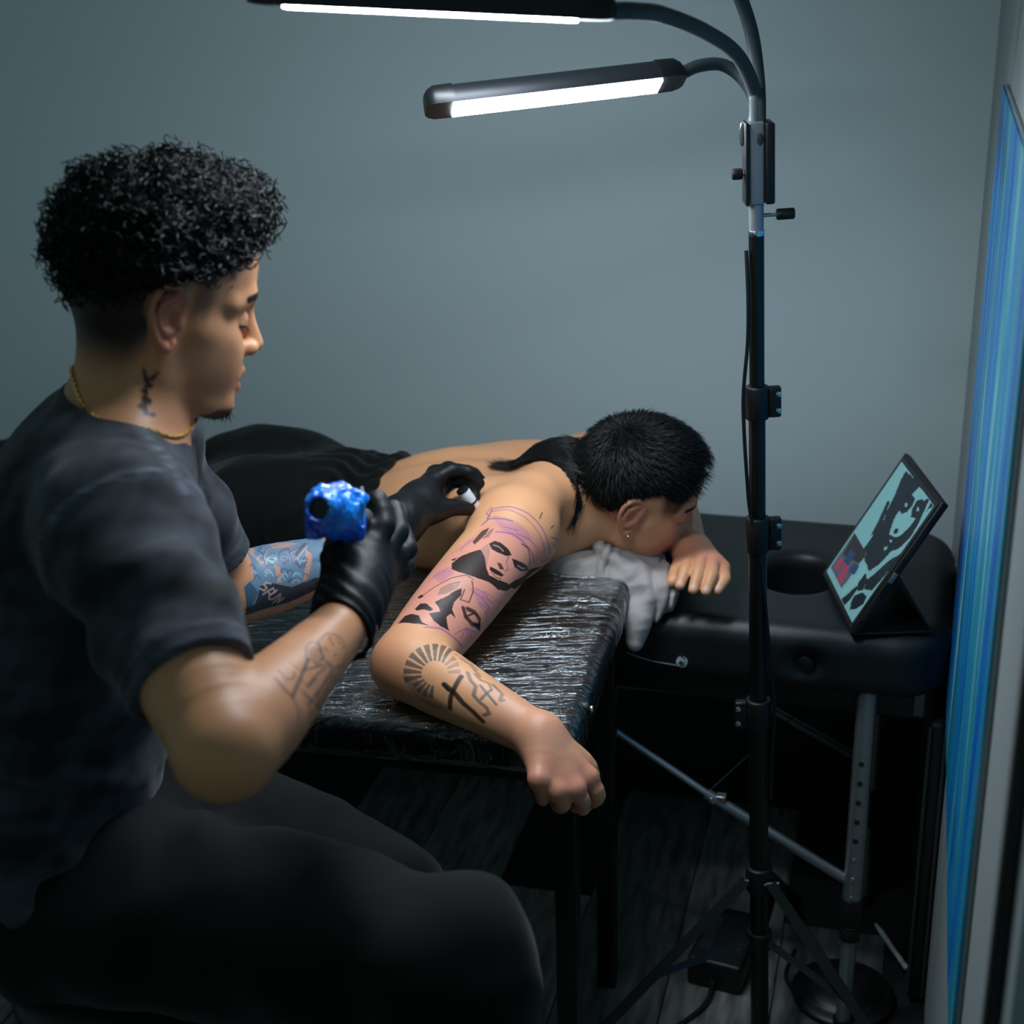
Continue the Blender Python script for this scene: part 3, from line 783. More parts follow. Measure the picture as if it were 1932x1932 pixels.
# tattoo linework in limb coordinates (metres along the limb, metres around it): kind, ink, strength, width, points
INK_CU = [
    ('s','r',0.45,0.012,[(0.1599,0.0316),(0.1158,0.0166),(0.0751,0.007),(0.0605,-0.0231),(0.0359,-0.0621),(0.0051,-0.0972),(0.0327,-0.0972),(0.1655,-0.0661),(0.2191,-0.0994),(0.2948,-0.0688),(0.3127,-0.0263),(0.3369,0.0376),(0.2914,0.0397),(0.2082,0.0568)]),
    ('s','p',0.3,0.006,[(0.216,0.0321),(0.2,0.0176),(0.2122,0.0081),(0.2327,0.0152)]),
    ('s','p',0.26,0.006,[(0.2208,-0.026),(0.2052,-0.0457),(0.2102,-0.0623),(0.2262,-0.0442)]),
    ('s','p',0.26,0.006,[(0.0594,0.0112),(0.0543,-0.0156),(0.0537,-0.042),(0.0721,-0.0341),(0.0794,-0.0089)]),
    ('f','k',0.96,0,[(0.1887,0.0184),(0.1696,0.0144),(0.1422,-0.0022),(0.1518,-0.0124),(0.1691,-0.023),(0.1757,-0.0315),(0.1667,-0.044),(0.1514,-0.0568),(0.1379,-0.0705),(0.1562,-0.0669),(0.1766,-0.0535),(0.1851,-0.0375),(0.1954,-0.0245),(0.2016,-0.0117),(0.205,0.0011),(0.2026,0.0123)]),
    ('f','g',0.35,0,[(0.1422,-0.0022),(0.1242,-0.0048),(0.1297,-0.0112),(0.1467,-0.0167),(0.1691,-0.023),(0.1518,-0.0124)]),
    ('f','k',0.96,0,[(0.123,-0.0063),(0.1114,-0.0095),(0.1077,-0.0165),(0.1074,-0.0306),(0.1103,-0.0379),(0.1212,-0.033),(0.1286,-0.0217),(0.1306,-0.0138)]),
    ('l','w',0.8,0.0012,[(0.1201,-0.0123),(0.1173,-0.0185),(0.1182,-0.0261)]),
    ('f','k',0.96,0,[(0.1146,-0.0403),(0.1054,-0.0487),(0.0844,-0.067),(0.0788,-0.0778),(0.1071,-0.0635),(0.1188,-0.0515)]),
    ('l','w',0.8,0.0012,[(0.11,-0.0536),(0.1012,-0.0624),(0.09,-0.0683)]),
    ('f','k',0.85,0,[(0.1454,-0.0289),(0.14,-0.0341),(0.1429,-0.0421),(0.1506,-0.0376)]),
    ('l','g',0.6,0.0012,[(0.1165,-0.0358),(0.1302,-0.0382),(0.1344,-0.0469),(0.1431,-0.0442)]),
    ('f','k',0.96,0,[(0.1619,-0.0253),(0.155,-0.0361),(0.1491,-0.0473),(0.1566,-0.0453),(0.1647,-0.0361),(0.1674,-0.0282)]),
    ('l','k',0.8,0.001,[(0.1684,-0.0313),(0.1667,-0.0406),(0.1589,-0.0473)]),
    ('f','k',0.96,0,[(0.076,-0.0782),(0.024,-0.0972),(0.0494,-0.0971),(0.0796,-0.0973),(0.1269,-0.0801),(0.1539,-0.0607),(0.1276,-0.0664),(0.0921,-0.0782)]),
    ('l','k',0.9,0.0014,[(0.0759,-0.0391),(0.069,-0.0494),(0.0713,-0.061),(0.0765,-0.0757)]),
    ('f','k',0.96,0,[(0.2995,0.0226),(0.2868,0.0198),(0.2854,0.0117),(0.2921,-0.0024),(0.2976,-0.0009),(0.298,0.0098),(0.3024,0.0165)]),
    ('f','k',0.96,0,[(0.332,0.0355),(0.3136,0.0322),(0.3104,0.0216),(0.3121,0.0093),(0.3219,-0.0004),(0.322,-0.0144),(0.3369,0.032)]),
    ('f','k',0.96,0,[(0.2787,0.0022),(0.2605,-0.0058),(0.2432,-0.0101),(0.231,-0.015),(0.2432,-0.02),(0.2618,-0.0186),(0.2743,-0.0223),(0.2818,-0.034),(0.2819,-0.0245),(0.2917,-0.023),(0.3021,-0.0326),(0.3049,-0.0387),(0.311,-0.025),(0.3104,-0.0123),(0.3023,-0.0012),(0.2896,-0.0122),(0.2835,-0.0056)]),
    ('f','g',0.5,0,[(0.2485,0.008),(0.2298,0.0002),(0.22,-0.0077),(0.2356,-0.0107),(0.2557,-0.0035),(0.2636,0.0052)]),
    ('l','k',0.8,0.0011,[(0.2669,0.0251),(0.2434,0.0145),(0.2214,0.004),(0.2043,-0.0088),(0.2036,-0.0194)]),
    ('l','w',0.6,0.0012,[(0.2298,0.0002),(0.2043,-0.0174)]),
    ('l','w',0.6,0.0012,[(0.2342,-0.0038),(0.21,-0.019)]),
    ('l','w',0.6,0.0012,[(0.2381,-0.0067),(0.2146,-0.0203)]),
    ('l','k',0.8,0.0012,[(0.23,-0.019),(0.2505,-0.0228),(0.2425,-0.0337),(0.221,-0.0286),(0.2076,-0.0191)]),
    ('f','k',0.96,0,[(0.2701,0.033),(0.2647,0.0285),(0.2707,0.0221),(0.2749,0.0269)]),
    ('l','k',0.9,0.004,[(0.2579,-0.0327),(0.2646,-0.0425),(0.2593,-0.0571),(0.2437,-0.0699),(0.2393,-0.0626),(0.2442,-0.0487),(0.2527,-0.0377)]),
    ('l','k',0.9,0.0016,[(0.2616,-0.0434),(0.2451,-0.0493)]),
    ('f','k',0.96,0,[(0.2578,-0.058),(0.2387,-0.0674),(0.2399,-0.0817),(0.25,-0.0694)]),
    ('f','k',0.85,0,[(0.1288,0.0143),(0.0988,0.0135),(0.0859,0.0077),(0.104,0.0055),(0.1246,0.0071),(0.1352,0.0087)]),
    ('f','g',0.6,0,[(0.1196,0.0051),(0.0908,0.0048),(0.0842,0.0014),(0.1085,-0.0003)]),
    ('f','k',0.96,0,[(0.1793,0.0237),(0.1717,0.0176),(0.1811,0.0177)]),
    ('l','p',0.8,0.0012,[(0.0651,0.0192),(0.0431,0.0199),(0.0322,0.0016),(0.0265,-0.0198),(0.0252,-0.0413),(0.0245,-0.0614),(0.0143,-0.088),(0.0401,-0.0837)]),
    ('l','p',0.7,0.0009,[(0.0482,0.0178),(0.0385,0.0012),(0.0361,-0.0193),(0.0358,-0.0379),(0.0349,-0.0605),(0.0337,-0.0801)]),
    ('l','p',0.8,0.0016,[(0.0822,0.0204),(0.065,0.0171),(0.0597,0.003),(0.0549,-0.0116)]),
    ('l','p',0.7,0.001,[(0.0605,0.0169),(0.0509,0.0252),(0.0386,0.0218)]),
    ('l','p',0.8,0.0014,[(0.0912,-0.0034),(0.0766,-0.0209),(0.0709,-0.0395),(0.0648,-0.0559),(0.0604,-0.0733)]),
    ('l','p',0.7,0.0009,[(0.0702,-0.0251),(0.0593,-0.039),(0.0506,-0.0589)]),
    ('l','p',0.7,0.0009,[(0.0735,-0.0065),(0.0631,-0.0243)]),
    ('l','p',0.7,0.001,[(0.0127,-0.0609),(-0.0128,-0.0753),(-0.0243,-0.0977),(0.005,-0.0969),(0.0376,-0.097)]),
    ('l','p',0.6,0.0008,[(0.0102,-0.071),(-0.0189,-0.0928),(-0.0053,-0.0979)]),
    ('l','p',0.6,0.0008,[(0.0327,-0.0972),(0.0198,-0.0969),(-0.0017,-0.0977)]),
    ('l','p',0.7,0.0009,[(0.2229,-0.0272),(0.2153,-0.0463),(0.2102,-0.0623),(0.2238,-0.063)]),
    ('l','p',0.6,0.0008,[(0.213,-0.0291),(0.2026,-0.0516),(0.1976,-0.0652)]),
    ('l','p',0.6,0.0008,[(0.2293,-0.0468),(0.2168,-0.0716)]),
    ('l','p',0.6,0.0008,[(0.2054,-0.0388),(0.1931,-0.057)]),
    ('l','v',0.7,0.0007,[(0.2285,-0.0427),(0.2169,-0.0584),(0.2078,-0.0725)]),
    ('l','v',0.7,0.0007,[(0.2145,-0.0423),(0.1994,-0.0598),(0.1873,-0.0625)]),
    ('l','p',0.7,0.0008,[(0.2737,-0.0548),(0.2915,-0.0593)]),
    ('l','p',0.7,0.0008,[(0.2737,-0.0548),(0.2795,-0.0693)]),
    ('l','p',0.7,0.0008,[(0.2737,-0.0548),(0.264,-0.0746)]),
    ('l','p',0.7,0.0008,[(0.2737,-0.0548),(0.2989,-0.0473)]),
    ('l','p',0.7,0.0008,[(0.2737,-0.0548),(0.2563,-0.0724)]),
    ('l','p',0.8,0.0012,[(0.3369,0.0376),(0.3325,-0.0039),(0.3138,-0.0269),(0.306,-0.0471),(0.2914,-0.0735)]),
    ('l','p',0.6,0.0008,[(0.1599,0.0316),(0.1351,0.0168),(0.1195,0.0172)]),
    ('l','v',0.7,0.0008,[(0.1548,0.0208),(0.1352,0.0209),(0.1273,0.018)]),
    ('l','p',0.6,0.0008,[(0.2329,0.0353),(0.2176,0.0266),(0.2072,0.0185)]),
    ('l','k',0.8,0.001,[(0.0174,-0.0342),(0.0047,-0.0321)]),
    ('l','k',0.8,0.001,[(0.0067,-0.052),(-0.0043,-0.0532)])]
INK_CF = [
    ('f','g',0.85,0,[(0.061,0.0293),(0.0392,0.0484),(0.0344,0.0417),(0.059,0.0269)]),
    ('f','g',0.85,0,[(0.0576,0.025),(0.0327,0.0381),(0.03,0.0301),(0.0566,0.0221)]),
    ('f','g',0.85,0,[(0.056,0.0199),(0.0292,0.026),(0.0279,0.0175),(0.0554,0.0168)]),
    ('f','g',0.85,0,[(0.0554,0.0144),(0.0278,0.0132),(0.0282,0.0043),(0.0557,0.0113)]),
    ('f','g',0.85,0,[(0.0562,0.009),(0.029,0.0001),(0.0307,-0.0091),(0.0573,0.006)]),
    ('f','g',0.85,0,[(0.0582,0.0038),(0.032,-0.0134),(0.035,-0.0225),(0.0601,0.0013)]),
    ('f','g',0.85,0,[(0.0616,-0.0005),(0.0367,-0.0269),(0.0407,-0.0357),(0.0641,-0.0023)]),
    ('f','g',0.85,0,[(0.0662,-0.0034),(0.0431,-0.0394),(0.0479,-0.0475),(0.0689,-0.0047)]),
    ('f','g',0.85,0,[(0.0712,-0.005),(0.0496,-0.0526),(0.0561,-0.058),(0.0747,-0.0047)]),
    ('f','g',0.5,0,[(0.077,-0.0045),(0.0732,-0.0292),(0.0816,-0.0258),(0.0802,-0.0034)]),
    ('f','g',0.5,0,[(0.0828,-0.002),(0.0859,-0.023),(0.0939,-0.0169),(0.0856,0.0001)]),
    ('f','g',0.5,0,[(0.0877,0.0021),(0.0974,-0.0135),(0.1034,-0.006),(0.09,0.0049)]),
    ('f','g',0.8,0,[(0.0666,0.0316),(0.0554,0.0494),(0.0501,0.045),(0.0642,0.0299)]),
    ('f','g',0.8,0,[(0.0713,0.0333),(0.0645,0.0536),(0.058,0.0513),(0.0683,0.0325)]),
    ('f','g',0.8,0,[(0.0766,0.0335),(0.075,0.0545),(0.0676,0.0545),(0.0734,0.0336)]),
    ('f','g',0.8,0,[(0.0817,0.032),(0.0863,0.0511),(0.0787,0.0538),(0.0786,0.0331)]),
    ('s','g',0.55,0.008,[(0.0369,0.0414),(0.055,0.0396),(0.0826,0.0532),(0.1119,0.0568),(0.0882,0.0642),(0.0585,0.0577)]),
    ('l','k',0.92,0.0052,[(0.0948,0.0232),(0.1141,0.0279),(0.1291,0.0354),(0.1476,0.0412),(0.1635,0.0492)]),
    ('l','k',0.92,0.0044,[(0.1072,-0.0023),(0.1087,0.0144),(0.1099,0.0358),(0.1128,0.0533)]),
    ('l','k',0.9,0.003,[(0.0925,0.0233),(0.1026,0.028)]),
    ('l','g',0.8,0.0036,[(0.1089,-0.0149),(0.1205,-0.0053),(0.1323,-0.0007),(0.1377,0.0154),(0.1497,0.0205),(0.1617,0.0229),(0.169,0.0301),(0.163,0.0372)]),
    ('l','g',0.6,0.003,[(0.1173,-0.0216),(0.1306,-0.0172),(0.1409,-0.0213),(0.1512,-0.013)]),
    ('l','g',0.85,0.003,[(0.1361,-0.0067),(0.1547,0.0014),(0.1709,0.0089)]),
    ('l','g',0.8,0.0028,[(0.1515,-0.0103),(0.1493,0.0145)]),
    ('l','g',0.7,0.0034,[(0.1465,-0.0247),(0.1663,-0.0175),(0.1716,-0.0014),(0.1747,-0.0071)]),
    ('l','g',0.5,0.004,[(0.0827,-0.0364),(0.0987,-0.037),(0.1229,-0.0248)]),
    ('l','g',0.4,0.003,[(0.0708,-0.0376),(0.0865,-0.0472),(0.1104,-0.0357)])]
INK_RF = [
    ('l','g',0.8,0.0013,[(0.1587,0.0102),(0.1805,0.0101),(0.1929,0.0271),(0.1921,0.0497),(0.1792,0.0649),(0.1551,0.0518),(0.1423,0.0301),(0.1587,0.0102)]),
    ('l','g',0.75,0.0013,[(0.1372,0.0043),(0.1522,0.0037),(0.1572,0.0126),(0.1472,0.0304),(0.1274,0.0293),(0.1237,0.0138),(0.1372,0.0043)]),
    ('s','g',0.35,0.004,[(0.1359,0.0078),(0.1518,0.0129),(0.1446,0.0285),(0.1271,0.026)]),
    ('l','k',0.85,0.0017,[(0.178,0.0169),(0.1779,0.0182)]),
    ('l','k',0.85,0.0017,[(0.1756,0.0214),(0.1751,0.0227)]),
    ('l','k',0.85,0.0017,[(0.1737,0.0266),(0.1736,0.0279)]),
    ('l','k',0.85,0.0017,[(0.1869,0.0266),(0.1868,0.028)]),
    ('l','k',0.85,0.0017,[(0.1862,0.0332),(0.1865,0.0347)]),
    ('l','k',0.85,0.0017,[(0.1867,0.0411),(0.187,0.0426)]),
    ('l','k',0.85,0.0017,[(0.1581,0.0223),(0.158,0.0236)]),
    ('l','k',0.85,0.0017,[(0.1495,0.0194),(0.149,0.0207)]),
    ('l','k',0.85,0.0017,[(0.1661,0.0398),(0.1664,0.0413)]),
    ('l','k',0.85,0.0017,[(0.1585,0.0256),(0.1584,0.0269)]),
    ('l','g',0.85,0.0028,[(0.1232,0.017),(0.0998,0.0227),(0.0623,0.031)]),
    ('l','g',0.8,0.0018,[(0.1445,0.0375),(0.1491,0.0519),(0.1097,0.0521),(0.0778,0.0511)]),
    ('l','g',0.8,0.0018,[(0.1031,0.022),(0.1255,0.0308),(0.1393,0.037)]),
    ('l','g',0.8,0.0018,[(0.0922,0.0365),(0.1128,0.0365),(0.1407,0.0408)]),
    ('l','g',0.7,0.0016,[(0.0894,0.0245),(0.0904,0.0379),(0.1143,0.04)]),
    ('l','g',0.7,0.0022,[(0.063,0.0063),(0.0587,0.0209),(0.0599,0.0316)]),
    ('l','g',0.6,0.0018,[(0.0777,0.003),(0.0715,0.0158),(0.0826,0.0201),(0.0898,0.0159)]),
    ('l','g',0.5,0.0016,[(0.0991,0.0054),(0.0984,0.0189)]),
    ('l','g',0.7,0.0015,[(0.0599,0.0316),(0.0588,0.0444),(0.0492,0.0578)]),
    ('l','g',0.6,0.0015,[(0.1533,0.0548),(0.1285,0.07),(0.0731,0.0616)]),
    ('l','g',0.6,0.0015,[(0.1638,0.0565),(0.1562,0.0809)]),
    ('s','g',0.35,0.004,[(0.1439,0.0511),(0.154,0.0668),(0.1055,0.0691),(0.0972,0.0538)]),
    ('l','g',0.65,0.0011,[(0.0783,0.0319),(0.0798,0.0418)]),
    ('l','g',0.65,0.0011,[(0.0798,0.0359),(0.0825,0.0463)]),
    ('l','g',0.65,0.0011,[(0.0817,0.0401),(0.0859,0.0513)]),
    ('l','g',0.65,0.0011,[(0.0844,0.0447),(0.0906,0.0572)]),
    ('l','g',0.65,0.0011,[(0.0875,0.0495),(0.0964,0.064)]),
    ('l','g',0.65,0.0011,[(0.0914,0.0549),(0.1058,0.0739)]),
    ('l','g',0.65,0.0011,[(0.0968,0.0614),(0.1203,0.0888)])]
INK_LF = [
    ('s','b',0.88,0.003,[(0.0462,-0.0581),(0.0993,-0.054),(0.164,-0.0548),(0.1441,0.0077),(0.1383,0.0551),(0.0696,0.0635),(-0.0121,0.0566),(-0.0132,0.0249),(0.0203,0.0131),(0.0326,-0.0302)]),
    ('f','skin',0.8,0,[(0.0566,0.0015),(0.0633,0.0066),(0.0599,0.0285),(0.0515,0.0276)]),
    ('f','skin',0.75,0,[(0.1168,-0.0116),(0.1215,0.0015),(0.1021,0.0349),(0.0915,0.0376)]),
    ('f','skin',0.7,0,[(0.0558,-0.0584),(0.0501,-0.0363),(0.0402,-0.0253),(0.044,-0.0062),(0.0392,-0.0028),(0.0359,-0.0282),(0.0497,-0.0583)]),
    ('f','skin',0.6,0,[(0.0772,-0.0453),(0.1044,-0.039),(0.117,-0.0284),(0.0945,-0.0231),(0.0721,-0.0275)]),
    ('l','l',0.6,0.0016,[(0.0471,0.0109),(0.0473,0.0085),(0.046,0.0065),(0.0436,0.0058),(0.0412,0.0066),(0.0394,0.0086)]),
    ('l','l',0.6,0.0016,[(0.0962,0.005),(0.0964,0.0031),(0.0954,0.0017),(0.0937,0.0012),(0.0917,0.0019),(0.0902,0.0035)]),
    ('l','l',0.6,0.0016,[(0.0562,0.0013),(0.0569,-0.0026),(0.0553,-0.0059),(0.052,-0.0072),(0.0479,-0.0059),(0.0449,-0.0024)]),
    ('l','d',0.6,0.0016,[(0.0803,0.0203),(0.0803,0.0178),(0.0787,0.0158),(0.0759,0.0151),(0.0731,0.016),(0.0713,0.018)]),
    ('l','l',0.6,0.0016,[(0.0547,-0.0026),(0.0556,-0.0066),(0.0543,-0.01),(0.0511,-0.0113),(0.0471,-0.0099),(0.0439,-0.0063)]),
    ('l','d',0.6,0.0016,[(0.1025,0.0311),(0.1022,0.0291),(0.1009,0.0275),(0.0986,0.0269),(0.0968,0.0275),(0.0955,0.029)]),
    ('l','l',0.6,0.0016,[(0.0639,-0.0049),(0.0649,-0.0088),(0.0636,-0.012),(0.0604,-0.0132),(0.0566,-0.0119),(0.0536,-0.0086)]),
    ('l','l',0.6,0.0016,[(0.0837,0.035),(0.0834,0.0325),(0.0812,0.0303),(0.0784,0.0296),(0.0757,0.0303),(0.0744,0.0324)]),
    ('l','d',0.6,0.0016,[(0.061,0.0244),(0.061,0.0219),(0.0594,0.0198),(0.0568,0.0191),(0.054,0.02),(0.0527,0.0221)]),
    ('l','d',0.6,0.0016,[(0.1261,0.0142),(0.1261,0.0119),(0.1249,0.0101),(0.1227,0.0095),(0.1203,0.0104),(0.1189,0.0122)]),
    ('l','l',0.6,0.0016,[(0.0488,0.0163),(0.0488,0.0131),(0.0471,0.0104),(0.0438,0.0095),(0.0406,0.0106),(0.0382,0.0133)]),
    ('l','l',0.6,0.0016,[(0.0643,0.0265),(0.064,0.0236),(0.062,0.0214),(0.0592,0.0206),(0.0563,0.0215),(0.0546,0.0238)]),
    ('l','d',0.6,0.0016,[(0.0837,0.0345),(0.0831,0.0312),(0.0807,0.0286),(0.077,0.0276),(0.0738,0.0286),(0.0721,0.0311)]),
    ('l','d',0.6,0.0016,[(0.1195,0.0505),(0.1181,0.0462),(0.1149,0.0428),(0.1111,0.0415),(0.1079,0.0425),(0.1067,0.0455)]),
    ('l','d',0.6,0.0016,[(0.1025,0.0175),(0.1027,0.0144),(0.1007,0.0121),(0.0976,0.0113),(0.0944,0.0124),(0.0925,0.0148)]),
    ('l','l',0.6,0.0016,[(0.107,0.014),(0.1072,0.0102),(0.1052,0.0073),(0.1015,0.0064),(0.0976,0.0077),(0.0948,0.0109)]),
    ('l','l',0.6,0.0016,[(0.0616,-0.0043),(0.0626,-0.0082),(0.0614,-0.0114),(0.0582,-0.0126),(0.0544,-0.0112),(0.0512,-0.0078)]),
    ('l','d',0.6,0.0016,[(0.0281,0.0152),(0.0283,0.0127),(0.0269,0.0106),(0.0245,0.0099),(0.0218,0.0108),(0.0202,0.0128)]),
    ('l','d',0.6,0.0016,[(0.0268,-0.0001),(0.0273,-0.0028),(0.0262,-0.0051),(0.024,-0.006),(0.0213,-0.005),(0.0192,-0.0027)]),
    ('l','l',0.6,0.0016,[(0.0249,0.0071),(0.0251,0.0053),(0.0243,0.0037),(0.0226,0.0032),(0.0207,0.0039),(0.0194,0.0054)]),
    ('l','d',0.6,0.0016,[(0.0778,0.0334),(0.0775,0.0311),(0.0757,0.0292),(0.0731,0.0285),(0.0705,0.0291),(0.0693,0.031)]),
    ('l','d',0.6,0.0016,[(0.1382,0.0269),(0.1379,0.0247),(0.1366,0.0229),(0.1342,0.0222),(0.1321,0.0229),(0.131,0.0247)]),
    ('l','l',0.6,0.0016,[(0.1308,0.0543),(0.1294,0.0506),(0.1271,0.048),(0.1241,0.0468),(0.1217,0.0476),(0.1211,0.0502)]),
    ('l','l',0.6,0.0016,[(0.0493,-0.0095),(0.0505,-0.0137),(0.0498,-0.0176),(0.0466,-0.0187),(0.0427,-0.0174),(0.0393,-0.0136)]),
    ('l','l',0.6,0.0016,[(0.0677,0.0011),(0.0684,-0.0026),(0.0669,-0.0056),(0.0637,-0.0067),(0.0601,-0.0056),(0.0571,-0.0024)]),
    ('l','d',0.6,0.0016,[(0.072,0.0171),(0.0722,0.0141),(0.0701,0.0118),(0.0673,0.0109),(0.0642,0.0119),(0.0622,0.0144)]),
    ('l','l',0.6,0.0016,[(0.0875,0.0371),(0.0867,0.034),(0.0844,0.0316),(0.0812,0.0307),(0.0783,0.0315),(0.0769,0.0338)]),
    ('l','l',0.6,0.0016,[(0.0923,0.0298),(0.0917,0.026),(0.089,0.023),(0.0849,0.0219),(0.0809,0.0231),(0.0787,0.026)]),
    ('l','d',0.6,0.0016,[(0.1359,0.0354),(0.1353,0.032),(0.1327,0.0291),(0.1294,0.0281),(0.1264,0.0291),(0.1247,0.0317)]),
    ('l','l',0.6,0.0016,[(0.1085,0.046),(0.1077,0.0431),(0.1053,0.0406),(0.1026,0.0398),(0.1002,0.0405),(0.0993,0.0428)]),
    ('l','l',0.6,0.0016,[(0.0874,0.0253),(0.0871,0.0234),(0.0858,0.0219),(0.0837,0.0213),(0.0817,0.0219),(0.0807,0.0235)]),
    ('l','l',0.6,0.0016,[(0.0698,0.0224),(0.0698,0.02),(0.0682,0.0181),(0.0658,0.0175),(0.0634,0.0183),(0.0619,0.0202)]),
    ('l','d',0.6,0.0016,[(0.1103,0.0066),(0.1105,0.0046),(0.1095,0.003),(0.1074,0.0025),(0.1053,0.0033),(0.1038,0.005)]),
    ('l','l',0.6,0.0016,[(0.1358,0.0236),(0.1355,0.0205),(0.1335,0.0181),(0.1306,0.0172),(0.1277,0.0182),(0.1258,0.0207)]),
    ('l','v',0.9,0.0022,[(0.0828,-0.0344),(0.0645,-0.03),(0.0485,-0.0141),(0.0457,-0.0006),(0.0554,0.001)]),
    ('l','v',0.9,0.0022,[(0.0919,-0.0215),(0.0758,-0.0161),(0.0669,-0.0036),(0.0719,0.0045),(0.0808,0.0002)]),
    ('l','v',0.9,0.0022,[(0.1224,-0.0127),(0.1067,-0.0168),(0.0899,-0.0103),(0.0875,0.0066),(0.0966,0.0166),(0.1076,0.01)]),
    ('l','v',0.9,0.0022,[(0.0918,-0.0187),(0.0897,0.0022),(0.0939,0.0145)]),
    ('l','w',0.6,0.0009,[(0.0819,-0.033),(0.0642,-0.0286),(0.0495,-0.0137),(0.0467,-0.0011)]),
    ('l','w',0.6,0.0009,[(0.1213,-0.012),(0.1067,-0.0155),(0.0909,-0.0098),(0.0884,0.0063)]),
    ('l','d',0.8,0.0016,[(0.067,-0.0581),(0.0615,-0.0398),(0.0514,-0.0311),(0.0527,-0.0211)]),
    ('l','g',0.7,0.0012,[(0.0622,-0.0191),(0.0682,-0.0164)]),
    ('l','g',0.7,0.0012,[(0.0578,-0.0144),(0.0646,-0.0104)]),
    ('l','g',0.7,0.0012,[(0.0551,-0.0088),(0.0616,-0.0052)]),
    ('l','g',0.7,0.0012,[(0.0778,-0.0116),(0.0824,-0.0084)]),
    ('l','g',0.7,0.0012,[(0.0738,-0.0049),(0.079,-0.0026)]),
    ('l','g',0.8,0.003,[(0.0967,-0.0049),(0.1249,-0.0255)]),
    ('l','w',0.6,0.0014,[(0.0969,0.0007),(0.1233,-0.0172)]),
    ('f','d',0.8,0,[(-0.012,0.0281),(0.0108,0.0147),(0.0209,0.0318),(0.008,0.0487),(-0.0127,0.0453)]),
    ('f','k',0.85,0,[(0.0254,0.0246),(0.046,0.0261),(0.0743,0.0396),(0.1154,0.0375),(0.1361,0.045),(0.1391,0.0596),(0.0696,0.0635),(-0.0056,0.0602),(-0.0141,0.0479),(0.0138,0.0473)]),
    ('l','w',0.75,0.0015,[(0.0423,0.0259),(0.0366,0.0221),(0.0316,0.0243),(0.0355,0.0302),(0.0303,0.0324),(0.0247,0.0281)]),
    ('l','w',0.75,0.0015,[(0.0276,0.0371),(0.0446,0.0327),(0.0472,0.0391),(0.039,0.0411),(0.0367,0.0362)]),
    ('l','w',0.75,0.0015,[(0.0501,0.0371),(0.0377,0.0417),(0.0368,0.0465),(0.043,0.0493),(0.0549,0.0442)]),
    ('l','w',0.75,0.0015,[(0.0439,0.055),(0.0556,0.0481),(0.0517,0.0574),(0.0612,0.0522)])]
# ------------------------------------------------------------------ people
# heads are built in a head frame: x forwards, y to the person's left, z up, origin between the ears (metres)
class Frame:
    def __init__(s, R, t): s.R = A(R, float); s.t = A(t, float)
    def __call__(s, *p): return s.R @ A(p, float) + s.t
    def pts(s, L): return [s(*p) for p in L]
    def inv(s, X): return (X - s.t) @ s.R
    def v(s, *p): return s.R @ A(p, float)
    @property
    def ax(s): return s.R.T

